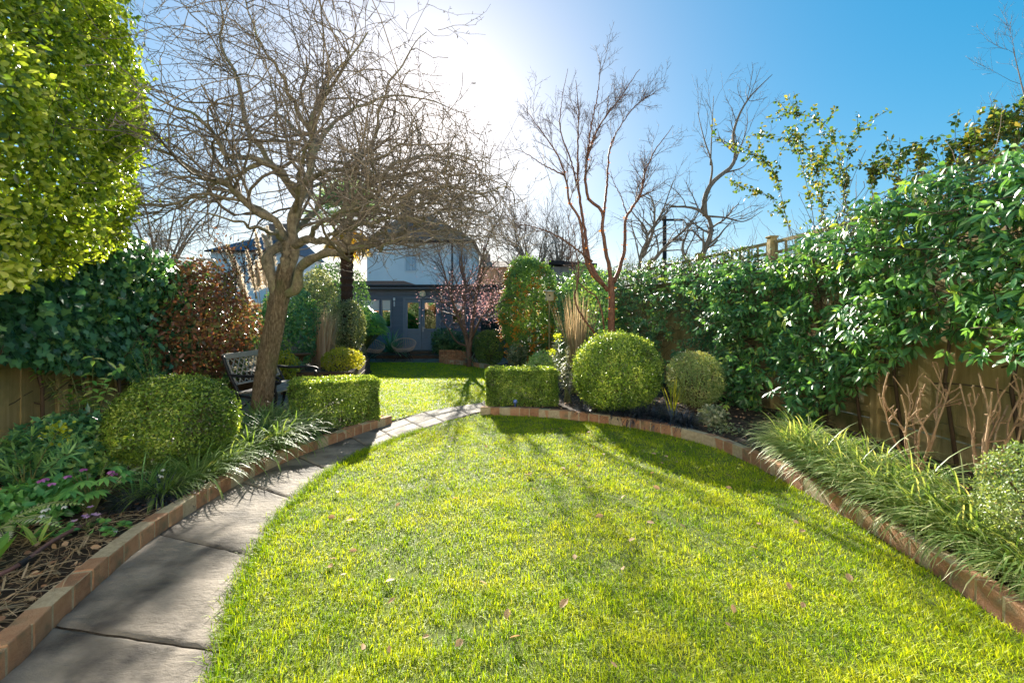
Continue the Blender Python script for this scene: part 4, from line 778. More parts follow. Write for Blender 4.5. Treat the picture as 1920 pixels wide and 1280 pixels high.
s = MB(); s.tubes(c[:, None]-sh[:, None]*.25*(1-tt)+rng.normal(0, .012, (len(c), 4, 3)), np.full((len(c), 4), .004), 4); s.build('stems', M['stem'], t)
# hedge of yellowish foliage along the top and a climbing rose above it
def topshoots(name, label, cat, shoots, mat, L, W, nl, stem, r=.006, side=26):
    t = thing(name, label, cat, (shoots[0][0][0], shoots[0][0][1], 0)); Pb, Rb = pad([(p, r, r*.4) for p in shoots], 12); s = MB(); s.tubes(np.array([catmull(p, 20) for p in Pb]), np.linspace(r, r*.4, 20)[None]*np.ones((len(Pb), 1)), 5)
    a2, r2 = grow(Pb, Rb, side, .35, 1, (30, 75), (.15, .5), 5, .14, .02, .7, .5, None, .0038); s.tubes(a2, r2, 4); s.build('stems', M[stem], t, True)
    n = nl; i = rng.integers(0, side, n); k = rng.integers(0, 4, n); f = U(0, 1, n)[:, None]; pos = a2[i, k]*(1-f)+a2[i, k+1]*f; n2 = nl//2; j = rng.integers(0, len(Pb), n2); k = rng.integers(3, 11, n2); f = U(0, 1, n2)[:, None]; pos = np.vstack([pos, Pb[j, k]*(1-f)+Pb[j, k+1]*f]); n = len(pos)
    ax = nz(rdir(n)+np.array([0, 0, -.15])); m = MB(); m.leaves(pos+ax*.015, ax, nz(rdir(n)+np.array([0, -.2, .8])), L*U(.6, 1.25, n), W*U(.7, 1.2, n), OVAL); m.build('foliage', mat, t); return t
def sh3(d, *pts): return [P(x, y, d+dd) for x, y, dd in pts]
topshoots('climbing_rose', 'tall leafy rose shoots rising above the fence post into blue sky', 'rose', [
 sh3(7.6, (1600, 480, 0), (1590, 400, 0), (1575, 320, 0), (1560, 250, -.1), (1520, 218, -.2), (1455, 208, -.3)), sh3(7.6, (1560, 480, 0), (1545, 400, 0), (1530, 330, .1), (1500, 270, .2), (1420, 250, .3)), sh3(7.6, (1490, 470, .2), (1470, 390, .2), (1450, 320, .3), (1400, 280, .4), (1340, 265, .5)),
 sh3(7.6, (1580, 470, 0), (1585, 380, 0), (1590, 290, 0), (1610, 240, .1)), sh3(7.6, (1530, 460, 0), (1520, 380, -.1), (1490, 260, -.2), (1470, 240, -.2)), sh3(7.6, (1500, 470, .1), (1455, 380, .2), (1400, 350, .4), (1370, 345, .5)), sh3(7.6, (1545, 470, 0), (1540, 380, .3), (1545, 300, .4), (1550, 260, .5))],
 M['rose'], .062, .044, 1500, 'stem', .006, 90)
topshoots('climbing_rose', 'arching rose shoots over the trellis at the far right', 'rose', [
 sh3(6.0, (1640, 430, 0), (1635, 350, 0), (1640, 290, 0), (1655, 270, 0)), sh3(6.0, (1690, 420, 0), (1685, 340, 0), (1690, 290, .1), (1720, 275, .1)), sh3(5.6, (1760, 400, 0), (1770, 330, 0), (1800, 270, 0), (1840, 240, 0)), sh3(5.2, (1740, 400, 0), (1800, 320, 0), (1870, 240, 0), (1930, 190, 0)), sh3(5.2, (1790, 380, 0), (1850, 290, .1), (1855, 240, .1), (1890, 215, .1), (1930, 230, .1)),
 sh3(5.4, (1820, 370, 0), (1815, 300, 0), (1822, 250, 0)), sh3(5.4, (1720, 400, .2), (1722, 330, .2), (1730, 290, .2)), sh3(5.0, (1880, 360, 0), (1885, 300, 0), (1910, 250, 0))],
 M['rose'], .066, .042, 1500, 'stem', .006, 90)
t = thing('hedge_top', 'yellow green leafy tangle along the trellis top of right fence', 'climber', (4.2, 7, 0)); m = MB()
def zt(y): return np.full(len(y), 2.35), np.interp(y, [3, 5, 6.4, 6.6, 7.4, 7.6, 9, 12], [3.1, 2.95, 2.85, 2.42, 2.42, 2.75, 2.8, 2.95])
pos, _ = wallplant(m, 4800, FENCE_R, 1, 3.6, 12.5, zt, .12, .055, .034, OVAL, 61, .2, thresh=.42, offj=.14); m.build('foliage', M['rose'], t)
s = MB(); n = 150; i = rng.integers(0, len(pos), n); p0 = pos[i]-np.array([0, 0, .3]); a2, r2 = grow(np.stack([p0, pos[i]], 1), np.full((n, 2), .006), 420, 0, 1, (10, 70), (.3, .8), 6, .18, .03, .6, .5, None, .003); s.tubes(a2, r2, 3); s.build('stems', M['btwig'], t)

# ------------------------------------------------------------------ bench
t = thing('garden_bench', 'black iron garden bench with grey lattice back and slatted timber seat', 'bench', (-3.75, 7.25, 0)); bx, y0, y1 = -4.05, 6.62, 7.95
for yy in (y0, y1):
    b = MB(); b.tubes(catmull([(bx+.02, yy, 0), (bx+.08, yy, .25), (bx+.06, yy, .45), (bx-.06, yy, .7), (bx-.16, yy, .98)], 24), np.full(24, .024), 8); b.tubes(catmull([(bx+.64, yy, 0), (bx+.6, yy, .2), (bx+.62, yy, .40), (bx+.6, yy, .5), (bx+.62, yy, .62)], 24), np.full(24, .022), 8)
    b.tubes(catmull([(bx-.08, yy, .70), (bx+.2, yy, .68), (bx+.48, yy, .69), (bx+.64, yy, .66), (bx+.68, yy, .60), (bx+.62, yy, .57)], 24), np.full(24, .022), 8); b.tubes(catmull([(bx+.05, yy, .40), (bx+.35, yy, .37), (bx+.62, yy, .41)], 12), np.full(12, .02), 8)
    b.tubes(catmull([(bx+.1, yy, .2), (bx+.25, yy, .33), (bx+.42, yy, .3), (bx+.56, yy, .16)], 16), np.full(16, .014), 6); b.build('end_frame', M['iron'], t, True)
b = MB()
for i in range(6): b.box((bx+.10+.095*i, (y0+y1)/2, .455-.006*abs(i-2)), (.078, y1-y0+.04, .026), 0, None, U(0, 1), .005)
b.build('seat', M['greywood'], t)
b = MB(); b.box((bx-.155, (y0+y1)/2, .965), (.035, y1-y0+.03, .085), 0, (R(-18), 'Y'), .7, .006); b.build('top_rail', M['greywood'], t)
b = MB()
def bk(u, v): return np.array([bx-.135+.145*(1-v)+.0, y0+.05+(y1-y0-.1)*u, .56+.36*v])
for i in range(-5, 13):
    for s_ in (1, -1):
        pts = []
        for v in np.linspace(0, 1, 9):
            u = (i+.5+s_*v*4*.6*1.2)/9
            if 0 <= u <= 1: pts.append(bk(u, v))
        if len(pts) > 1: b.tubes(resample(np.array(pts), 5), np.full(5, .0085), 5)
b.tubes(np.array([bk(0, 0), bk(.5, -.02), bk(1, 0)]), np.full(3, .016), 6); b.tubes(np.array([bk(0, 0), bk(0, .5), bk(0, 1)]), np.full(3, .014), 6); b.tubes(np.array([bk(1, 0), bk(1, .5), bk(1, 1)]), np.full(3, .014), 6); b.build('lattice_back', M['lattice'], t)

# ------------------------------------------------------------------ raised sleeper bed and plants behind the bench
def sleeper(label, a, b_, h, zc, w=.11): 
    t = MB(); t.beam(a+(zc,), b_+(zc,), w, h, .5); o = t.build('oak_sleeper', M['sleeper']); return tag(o, label, 'sleeper', None)
sleeper('lower oak sleeper of the raised bed behind the bench', (-6.1, 9.8), (-3.62, 9.8), .19, .1)
sleeper('upper oak sleeper of the raised bed behind the bench', (-6.0, 9.81), (-3.9, 9.81), .19, .295)
sleeper('short oak sleeper at the raised bed corner by the lawn', (-3.86, 9.74), (-3.42, 9.74), .19, .30, .12)
sleeper('grey lower oak sleeper running back along the far lawn edge', (-3.48, 9.86), (-4.2, 13.3), .19, .1)
sleeper('grey upper oak sleeper running back along the far lawn edge', (-3.50, 9.86), (-4.22, 13.3), .19, .295)
ball('golden_euonymus', 'mound of golden yellow leaves in the raised sleeper bed', (-3.95, 10.6, .55), (.46, .42, .30), 2600, .045, M['gold'], 2, .1, .2, OVAL, None, 6, .33, bias=.1, ns=2)
ball('variegated_shrub', 'tall silver edged shrub left of the palm trunk', (-5.3, 12.3, 1.75), (.55, .6, 1.15), 6000, .06, M['silver'], 2, .15, .35, OVAL, None, 12, .4, ns=1.5)
ball('variegated_shrub', 'rounder silver green shrub right of the brown dead grass', (-4.5, 12.6, 1.3), (.42, .45, .8), 4800, .055, M['silver'], 2, .15, .3, OVAL, None, 10, .4, ns=1.6, bias=-.1)
ball('dark_shrub', 'dark evergreen shrub right behind the leaning trunk', (-5.4, 11.0, 1.3), (.7, .6, 1.15), 6500, .075, M['ivy'], 2, .12, .3, IVY, None, 10, .3, ns=1.4)
ball('dark_shrub', 'dark green mixed shrub filling the corner left of the leaning trunk', (-6.1, 9.0, .95), (.8, .9, .95), 7000, .06, M['dark'], 2, .12, .35, OVAL, None, 10, .15, ns=1.4)
ball('dark_shrub', 'dark conifer like shrub behind the silver shrubs', (-5.6, 14.4, 1.9), (1.0, .7, 1.6), 6500, .07, M['dark'], 2, .12, .3, OVAL, None, 10, .3, ns=1.3)
ball('brown_heather', 'low brownish wiry bush beside the cane chairs', (-4.95, 14.2, .55), (.45, .4, .32), 2200, .06, leafmat('brown wiry sprig', [(.05, .04, .025), (.1, .08, .05), (.12, .12, .06)], .6, .3), 2, .2, .3, LANCE, None, 8, .3, up=.4)
ball('fern_shrub', 'small blue green tuft at the front of the raised bed', (-4.85, 10.15, .48), (.18, .18, .16), 700, .06, M['spiky'], 2, .2, .1, LANCE, None, 3, .3, up=.6, cat='plant')
ball('pieris', 'pale yellow spotted shrub just right of the leaning trunk', (-4.6, 9.1, .55), (.3, .25, .35), 1100, .06, M['gold'], 2, .2, .3, OVAL, None, 6, .08, bias=-.1)
# fatsia with big palmate leaves
t = thing('fatsia', 'shrub with big palmate leaves in front of the garden room windows', 'shrub', (-5.15, 15.6, 0)); m = MB(); n = 190; d = rdir(n); d[:, 2] = np.abs(d[:, 2])*.9-.25; pos = np.array([-5.15, 15.6, 1.3])+d*np.array([.75, .6, 1.0])
ph = np.linspace(-1.9, 1.9, 8); od = nz(np.c_[d[:, :2], np.full(n, -.35)]); nr = nz(d+np.array([0, -.2, .8]))
for a in ph:
    sd = nz(np.cross(od, nr)); m.leaves(pos, nz(od*math.cos(a)+sd*math.sin(a)), nr, .26*(1-.12*abs(a))*U(.8, 1.1, n), .07, LANCE, np.clip(rng.normal(.5, .25, n), 0, 1))
m.build('foliage', M['fatsia'], t); s = MB(); b0 = np.array([-5.15, 15.6, .1]); tt3 = np.linspace(0, 1, 5)[None, :, None]; s.tubes(b0+(pos[:, None]-b0)*tt3**np.array([1.6, 1.6, 1.0]), np.full((n, 5), .008), 4); s.build('stems', M['gstem'], t)
straps('cordyline', 'spiky sword leaved plant in front of the garden room wall', 'plant', (-4.5, 17.0, .3), 130, .95, M['spiky'], .05, .08, (10, 88), (.2, 1.3), 5)
straps('phormium', 'pale strap leaved plant left of the dark clipped ball', 'plant', (-1.35, 14.7, .1), 46, .55, M['silver'], .035, .08, (30, 80), (.8, 2.2), 5)
ball('dark_shrub', 'dark leafy shrub at right foot of the double doors', (-2.45, 16.6, .7), (.45, .4, .5), 1800, .10, M['dark'], 2, .15, .3, LANCE, None, 8, .3, up=.3)
ball('low_shrub', 'dark low greenery under the flowering plum', (-1.5, 16.2, .7), (.8, .4, .4), 2200, .08, M['dark'], 2, .15, .3, LANCE, None, 6, .3, up=.3)
ball('white_edged_shrub', 'small pale leaved shrub at the foot of the orange berried climber', (.15, 13.3, .45), (.3, .25, .4), 900, .06, M['silver'], 2, .2, .3, OVAL, None, 6, .1)
ball('fern_shrub', 'bright ferny green mound behind the right hedge block', (.75, 10.9, .4), (.4, .3, .35), 1500, .07, M['fern'], 2, .2, .3, LANCE, None, 5, .1, cat='plant', up=.5)
t = ball('evergreen_shrub', 'leafy evergreen shrub behind the tall dry straw grass', (1.75, 10.8, 1.5), (.75, .5, 1.25), 5500, .07, M['climb2'], 2, .14, .3, OVAL, None, 10, .1, ns=1.5)
# pyracantha
t = ball('pyracantha', 'tall shrub covered in orange berries beside the bird box', (.45, 13.8, 1.75), (.86, .6, 1.78), 17000, .07, M['pyra'], 2.1, .09, .3, OVAL, None, 12, .15, ns=1.4)
m = MB(); cl = 95; d = rdir(cl*3); d = d[(d[:, 1] < .2) & (np.abs(d[:, 2]) < .85)][:cl]; k = 1.0; c = np.array([.45, 13.8, 1.65])+d*k*np.array([.82, .57, 1.65])*1.03
pts = (c[:, None]+rng.normal(0, .055, (len(c), 16, 3))).reshape(-1, 3); a = np.array([[0, 0, 1], [1, 0, 0], [0, 1, 0], [-1, 0, 0], [0, -1, 0], [0, 0, -1.]])*.025; f = np.array([[0, 1, 2], [0, 2, 3], [0, 3, 4], [0, 4, 1], [5, 2, 1], [5, 3, 2], [5, 4, 3], [5, 1, 4]])
m.add((pts[:, None]+a[None]).reshape(-1, 3), T=(f[None]+(np.arange(len(pts))*6)[:, None, None]).reshape(-1, 3), tr=np.repeat(U(0, 1, len(pts)), 8)); m.build('berries', M['berry'], t, True)
# bird box on its post
t = thing('bird_box', 'pale wooden bird box on a thin post beside the orange berries', 'bird box', (1.03, 12.5, 0)); x, y, z = 1.03, 12.5, 2.15
b = MB(); b.box((x, y, z), (.20, .16, .24), .15, None, .5, .006); b.build('box_body', M['bird'], t); b = MB(); b.box((x, y-.02, z+.145), (.26, .26, .022), .15, (R(9), 'X'), .6, .004); b.build('roof', M['bird'], t)
b = MB(); a = np.linspace(0, 2*np.pi, 17)[:-1]; b.add(np.r_[[[x, y-.084, z+.02]], np.stack([x+.022*np.cos(a), np.full(16, y-.084), z+.02+.022*np.sin(a)], 1)], T=[[0, i+1, (i+1) % 16+1] for i in range(16)]); b.build('entrance_hole', M['hole'], t); b = MB(); b.tubes(np.array([(x, y+.05, 0), (x, y+.05, 1.2), (x, y+.05, z+.05)]), np.full(3, .024), 8); b.build('post', M['fence'], t)

# pampas plumes
t = thing('pampas_grass', 'clump of cream pampas plumes behind the red leaved shrub', 'ornamental grass', P(480, 640, 9.6)*np.array([1, 1, 0])); s = MB(); base = P(490, 700, 9.6)
for x, y, x2, y2 in ((455, 545, 425, 460), (500, 540, 478, 432), (480, 545, 462, 470), (512, 500, 500, 425), (485, 540, 480, 490), (470, 580, 440, 505), (448, 520, 432, 478), (508, 470, 493, 440)):
    d = 9.6+U(-.3, .3); a, e = P(x, y, d), P(x2, y2, d); st = np.array([base+rng.normal(0, .08, 3)*[1, 1, 0], base*.5+a*.5+[.05, 0, .1], a]); s.tubes(catmull(st, 12), np.full(12, .006), 5)
    m = MB(); n = 900; q = U(0, 1, n); pos = a+(e-a)*q[:, None]; ax = nz(nz(e-a)*.8+rng.normal(0, .45, (n, 3))+np.array([.25, 0, -.15])); m.leaves(pos, ax, rdir(n), .13*(1.05-.7*q)*U(.7, 1.2, n), .02, FOLD); m.build('plume', M['plume'], t)
s.build('stems', M['straw'], t, True)
# palm
t = thing('fan_palm', 'fan palm with dark hairy trunk and yellowing lower fronds', 'palm', (-4.72, 13, .3)); c = np.array([-4.72, 13, 4.5]); b = MB(); kz = np.linspace(.2, 4.35, 60); b.lathe(np.c_[.155+.03*np.interp(kz, [0, 3, 4.1], [0, .6, 1.8])+.022*(np.arange(60) % 3-1)+rng.normal(0, .008, 60), kz], (-4.72, 13, 0), 22); b.build('trunk', M['fibre'], t)
def frond(c, az, el, plen, fl, mat, nseg=26, dr=.0):
    m = MB(); dv = np.array([math.cos(az)*math.cos(el), math.sin(az)*math.cos(el), math.sin(el)]); e = c+dv*plen+np.array([0, 0, -.12*plen]); m.tubes(np.array([c, (c+e)/2+np.array([0, 0, .05]), e]), np.array([.018, .014, .012]), 5, rnd=.4)
    sd = nz(np.cross(dv, [0, 0, 1.])); nr = np.cross(sd, dv); a = np.linspace(-1.9, 1.9, nseg); ax = nz(dv[None]*np.cos(a)[:, None]+sd[None]*np.sin(a)[:, None]+np.array([0, 0, -dr])[None]+rng.normal(0, .06, (nseg, 3))); m.leaves(np.repeat(e[None], nseg, 0), ax, np.repeat(nr[None], nseg, 0), fl*(1-.12*np.abs(a))*U(.85, 1.1, nseg), .055, LANCE); return m
for i in range(30): frond(c, i*2.4, R(U(-5, 75)), U(.5, .75), U(.6, .8), None, dr=U(.05, .25)).build('frond', M['palm'], t)
for i in range(15): frond(c-np.array([0, 0, .2]), i*2.4+.5, R(U(-70, -25)), U(.45, .7), U(.5, .65), None, dr=U(.3, .7)).build('frond', M['yellow'], t)
# a second smaller fan palm frond cluster is not needed; urns and bird bath beside the sleepers
for i, (px, lb, hh) in enumerate(((533, 'left of two tall blue grey stone urns behind the bench', .95), (555, 'right of two tall blue grey stone urns behind the bench', .85))):
    p = P(px, 700, 10.9); t = thing('stone_urn', lb, 'urn', (p[0], 10.9, .3)); b = MB(); b.lathe([(.001, .3), (.10, .3), (.11, .4), (.15, .55), (.17, .75), (.16, .3+hh*.85), (.12, .3+hh*.93), (.14, .3+hh), (.11, .3+hh), (.09, .3+hh*.9), (.001, .3+hh*.88)], (p[0], 10.9, 0), 20); b.build('urn_body', M['urn'], t, True)
t = thing('bird_bath', 'small round stone bird bath before the brown dead grass', 'bird bath', (-4.72, 10.2, .3)); b = MB(); b.lathe([(.001, .34), (.10, .34), (.09, .38), (.045, .42), (.045, .66), (.09, .69), (.2, .72), (.215, .755), (.19, .755), (.1, .73), (.001, .725)], (-4.75, 10.25, 0), 24); b.build('basin', M['sleeper'], t, True)

# ------------------------------------------------------------------ cane chairs
def chair(label, loc, rz):
    t = thing('cane_chair', label, 'chair', (0, 0, 0), 'round cane garden chairs'); m = MB(); a = np.linspace(0, 2*np.pi, 37)
    ctr = np.array([0, .02, .62]); tl = R(28)
    def on(u, v): x, y, z = u, v*math.cos(tl), v*math.sin(tl); return np.stack([x, y, z], -1)+ctr
    rim = on(.44*np.cos(a), .40*np.sin(a)); m.tubes(rim, np.full(37, .017), 7, rnd=.8)
    hub = ctr+np.array([0, .02, -.26]); hr = hub+np.stack([.13*np.cos(a), .11*np.sin(a), np.zeros(37)], 1); m.tubes(hr, np.full(37, .012), 6)
    for i in range(36):
        p0, p1 = rim[i], hr[i]; md = (p0+p1)/2+np.array([0, 0, -.06])+(p0-ctr)*.12; m.tubes(catmull([p0, md, p1], 8), np.full(8, .007), 5)
    m.add(hr[:-1], T=[[0, i, i+1] for i in range(1, 35)]); m.build('shell', M['cane'], t, True)
    l = 0
    for sx, sy in ((-1, -1), (1, -1), (-1, 1), (1, 1)):
        b = MB(); b.tubes(np.array([hub+np.array([sx*.11, sy*.09, 0]), hub+np.array([sx*.2, sy*.17, -.15]), np.array([sx*.29, sy*.27, .0])]), np.array([.011, .010, .010]), 6); b.build('leg', M['iron'], t)
    t.location = loc; t.rotation_euler = (0, 0, rz); return t
ch = chair('round cane chair nearest the double doors', (-3.95, 16.6, .02), R(2)); dup(ch, (-4.95, 16.2, .02), R(48), 1.0, 'round cane chair turned aside beside the brown wiry bush')
# ------------------------------------------------------------------ garden room
SY = 18.5; t = thing('garden_room', 'dark blue boarded garden room with double doors and flat roof', 'garden room', (-3.6, SY, 0)); x0, x1, zb, zt_ = -8.2, .35, .28, 2.78
b = MB(); z = zb
while z < zt_:
    G_ = np.array([[(x, SY-.050, z), (x, SY-.012, z+.15)] for x in (x0, x1)]); b.grid(G_, rnd=U(0, 1), flip=False); b.grid(np.array([[(x, SY, z), (x, SY-.050, z)] for x in (x0, x1)]), rnd=.2); z += .15
b.box(((x0+x1)/2, SY+1.6, (zb+zt_)/2), (x1-x0, 3.15, zt_-zb)); b.build('board_wall', M['navy'], t)
b = MB(); b.box(((x0+x1)/2, SY+1.5, 2.86), (x1-x0+.3, 3.6, .10), 0, None, .5, .01); b.build('roof', M['felt'], t); b = MB(); b.box(((x0+x1)/2, SY-.27, 2.84), (x1-x0+.3, .03, .17)); b.build('fascia', M['navy'], t)
def win(xa, xb, za, zb_, parent, nm='window', blind=0, y=SY-.065):
    fr = MB(); w = .05
    for c_, s_ in ((((xa+xb)/2, y, zb_-w/2), (xb-xa, .06, w)), (((xa+xb)/2, y, za+w/2), (xb-xa, .06, w)), ((xa+w/2, y, (za+zb_)/2), (w, .06, zb_-za-2*w)), ((xb-w/2, y, (za+zb_)/2), (w, .06, zb_-za-2*w))): fr.box(c_, s_)
    f = fr.build(nm, M['navyl'], parent); g_ = MB(); g_.box(((xa+xb)/2, y+.012, (za+zb_)/2), (xb-xa-2*w, .008, zb_-za-2*w)); q = g_.build('pane', M['glass'], parent); q.parent = f; q.matrix_parent_inverse = Matrix(); 
    if blind: bl = MB(); bl.box(((xa+xb)/2, y+.004, zb_-w-blind/2), (xb-xa-2*w-.01, .006, blind)); o = bl.build('blind', M['blind'], parent); o.parent = f
    return f
def X(px, d=SY): return (px-CX)/F*d
def Zy(py, d=SY): return EYE-(py-HY)/F*d
win(X(680), X(714), Zy(614), Zy(561), t, blind=.42); win(X(715.5), X(735), Zy(614), Zy(561), t, blind=.40); win(X(847), X(874), Zy(607), Zy(565), t, blind=.30)
for xa, xb in ((X(760), X(791)), (X(792), X(823))):
    d = MB(); y = SY-.075; za, zz = .30, Zy(562); w = .11
    d.box((xa+w/2, y, (za+zz)/2), (w, .05, zz-za)); d.box((xb-w/2, y, (za+zz)/2), (w, .05, zz-za))
    for zc_, hh in ((zz-.06, .12), (Zy(619), .13), (za+.09, .18)): d.box(((xa+xb)/2, y, zc_), (xb-xa-2*w, .05, hh))
    d.box(((xa+xb)/2, y+.012, (za+.18+Zy(622))/2), (xb-xa-2*w, .02, Zy(622)-za-.18)); o = d.build('door', M['navyl'], t)
    g_ = MB(); g_.box(((xa+xb)/2, y+.012, (Zy(616)+zz-.12)/2), (xb-xa-2*w, .008, zz-.12-Zy(616))); q = g_.build('pane', M['glass'], t); q.parent = o
    if xa > X(780): h = MB(); h.box((xa+.05, y-.035, Zy(617)), (.03, .012, .2)); h.tubes(np.array([(xa+.05, y-.05, Zy(615)), (xa+.05, y-.08, Zy(615)), (xa+.15, y-.085, Zy(615))]), np.full(3, .011), 6); q = h.build('handle', M['steel'], t); q.parent = o
b = MB(); xa, xb = X(757), X(826)
b.box((xa+.02, SY-.05, 1.3), (.07, .07, 2.1)); b.box((xb-.02, SY-.05, 1.3), (.07, .07, 2.1)); b.box(((xa+xb)/2, SY-.05, 2.39), (xb-xa+.03, .07, .07)); b.build('door_frame', M['navyl'], t)
b = MB(); b.lathe([(.001, -.07), (.07, -.066), (.115, -.045), (.135, -.0)], (0, 0, 0), 24); V = np.vstack(b.V); b.V = [np.c_[V[:, 0], V[:, 2], V[:, 1]]+np.array([X(792.5), SY-.035, Zy(551)])]; b.build('bulkhead_lamp', M['cream'], t, True)
b = MB(); b.box((X(740), SY-.08, Zy(561)), (.08, .08, .12), 0, None, .5, .01); b.box((X(740), SY-.06, Zy(570)), (.05, .05, .2), 0, None, .5, .01); b.build('wall_lamp', M['wframe'], t)
b = MB(); b.box((-3.6, SY-.45, .07), (6.0, .9, .15), 0, None, .4, .01); b.build('step', M['sleeper'], t); b = MB(); b.box((-3.6, SY-.2, .2), (5.0, .36, .12), 0, None, .6, .01); b.build('door_sill', M['sleeper'], t)
t = thing('water_butt', 'dark teal plastic water butt right of the flowering plum', 'water butt', (-.75, 17.7, 0)); b = MB(); b.lathe([(.001, 0), (.28, 0), (.36, .7), (.37, 1.4), (.39, 1.42), (.39, 1.48), (.3, 1.52), (.001, 1.53)], (-.85, 17.7, 0), 24); b.build('tank', M['butt'], t, True)
t = thing('trellis_panel', 'small square trellis on the garden room right of the flowering plum', 'trellis', (-.72, SY-.1, 1.4)); b = MB()
for i in range(6): b.beam((-1.0+.11*i, SY-.06, 1.2), (-1.0+.11*i, SY-.06, 2.3), .02, .02)
for i in range(9): b.beam((-1.02, SY-.08, 1.25+.125*i), (-.43, SY-.08, 1.25+.125*i), .02, .02)
b.build('lattice', M['fence'], t)

# ------------------------------------------------------------------ houses behind
def house(label, d, xa, xb, eave, ridge, rx0, rx1, roofmat, depth=8, wins=(), pipe=None, hip=1.0):
    t = thing('house', label, 'house', ((xa+xb)/2, d, 0)); b = MB(); b.box(((xa+xb)/2, d+depth/2, eave/2), (xb-xa, depth, eave)); b.build('wall', M['render'], t)
    r = MB(); o = .35; e = [(xa-o, d-o, eave), (xb+o, d-o, eave), (xb+o, d+depth+o, eave), (xa-o, d+depth+o, eave)]; rg = [(rx0, d+depth*.45, ridge), (rx1, d+depth*.45, ridge)]; r.add(e+rg, Q=[[0, 1, 5, 4], [2, 3, 4, 5], [3, 2, 1, 0]], T=[[1, 2, 5], [3, 0, 4]]); r.build('roof', roofmat, t)
    b = MB(); b.beam((xa-o, d-o-.02, eave-.08), (xb+o, d-o-.02, eave-.08), .12, .16); b.build('gutter', M['felt'], t)
    for (x, z, w, h) in wins:
        f = MB()
        for c_, s_ in (((x, d-.03, z+h/2-.05), (w, .1, .1)), ((x, d-.03, z-h/2+.05), (w, .1, .1)), ((x-w/2+.05, d-.03, z), (.1, .1, h-.2)), ((x+w/2-.05, d-.03, z), (.1, .1, h-.2)), ((x, d-.03, z), (.07, .08, h-.2))): f.box(c_, s_)
        fo = f.build('window', M['wframe'], t); g_ = MB(); g_.box((x, d-.005, z), (w-.2, .02, h-.2)); q = g_.build('pane', M['houseglass'], t); q.parent = fo
    if pipe: b = MB(); b.tubes(np.array([(pipe, d-.1, 0), (pipe, d-.1, eave/2), (pipe, d-.1, eave)]), np.full(3, .07), 8); b.build('drainpipe', M['felt'], t)
    return t
HD = 40.0
h1 = house('pale blue rendered house with brown tiled roof behind the garden room', HD, X(688, HD), X(884, HD), Zy(452, HD), Zy(384, HD), X(735, HD), X(795, HD), M['tile'], 9, [(X(771, HD), Zy(492, HD), 1.1, 1.6), (X(866, HD), Zy(478, HD), 1.1, 2.0)], X(848, HD))
b = MB(); xx = X(787, HD); b.box((xx, HD+1.2, Zy(436, HD)), (1.9, 2.4, 1.9)); b.box((xx, HD-.02, Zy(434, HD)), (1.4, .06, 1.2)); b.build('dormer', M['slate'], h1)
b = MB(); b.box((X(744, HD), HD+4, Zy(380, HD)), (1.2, .8, 2.6)); b.build('chimney', M['tile'], h1)
h2 = house('blue shaded house with slate roof seen past the pampas plumes', HD+4, X(395, HD+4), X(530, HD+4), Zy(470, HD+4), Zy(428, HD+4), X(455, HD+4), X(520, HD+4), M['slate'], 9, [(X(470, HD+4), Zy(512, HD+4), 1.2, 1.6)], None)
b = MB(); b.box((X(495, HD+4), HD+7, Zy(432, HD+4)), (1.9, .9, 2.4)); b.build('chimney', M['tile'], h2)
t = thing('low_brick_building', 'low red tiled roof just above the garden room', 'building', (X(700, 25), 25, 0)); b = MB(); e = Zy(537, 25); b.box((X(690, 25), 27, e/2), (7.0, 4, e)); b.build('wall', M['brick'], t)
b = MB(); xa, xb = X(590, 25), X(790, 25); r1 = Zy(526, 25); b.add([(xa, 24.7, e), (xb, 24.7, e), (xb, 29, e), (xa, 29, e), (xa+1.0, 25.15, r1), (xb-1.0, 25.15, r1)], Q=[[0, 1, 5, 4], [2, 3, 4, 5]], T=[[1, 2, 5], [3, 0, 4]]); b.build('roof', M['tilered'], t)
t = thing('brick_chimney_house', 'distant dark roof with chimney pots right of the pale house', 'house', (X(915, 60), 60, 0)); b = MB(); b.box((X(925, 60), 64, Zy(500, 60)/2), (9, 7, Zy(500, 60))); b.build('wall', M['brick'], t); b = MB(); e = Zy(500, 60); xa, xb = X(885, 60), X(975, 60); b.add([(xa, 60, e), (xb, 60, e), (xb, 68, e), (xa, 68, e), (xa, 64, Zy(482, 60)), (xb, 64, Zy(482, 60))], Q=[[0, 1, 5, 4], [2, 3, 4, 5]], T=[[1, 2, 5], [3, 0, 4]]); b.build('roof', M['tile'], t)
b = MB(); b.box((X(907, 60), 63.5, Zy(485, 60)), (1.4, .8, 2.2)); b.lathe([(.14, 0), (.12, .5), (.15, .55)], (X(904, 60), 63.5, Zy(469, 60)), 10); b.lathe([(.14, 0), (.12, .5), (.15, .55)], (X(910, 60), 63.5, Zy(469, 60)), 10); b.build('chimney', M['tile'], t)
t = thing('neighbour_shed', 'grey blue boarded shed with dark felt roof behind the dry grass', 'shed', (2.4, 17, 0)); b = MB(); d = 17.0; xa, xb = X(1035, d), X(1110, d); zt2 = Zy(500, d)
for i in range(14): w = (xb-xa)/14; b.box((xa+w*(i+.5), d, zt2/2), (w-.012, .03, zt2), 0, None, U(0, 1))
b.box(((xa+xb)/2, d+1.1, zt2/2), (xb-xa-.02, 2.1, zt2)); b.build('board_wall', M['shedgrey'], t); b = MB(); b.box(((xa+xb)/2, d+1.0, zt2+.09), (xb-xa+.3, 2.5, .14), 0, (R(4), 'Y'), .5, .01); b.build('roof', M['felt'], t)
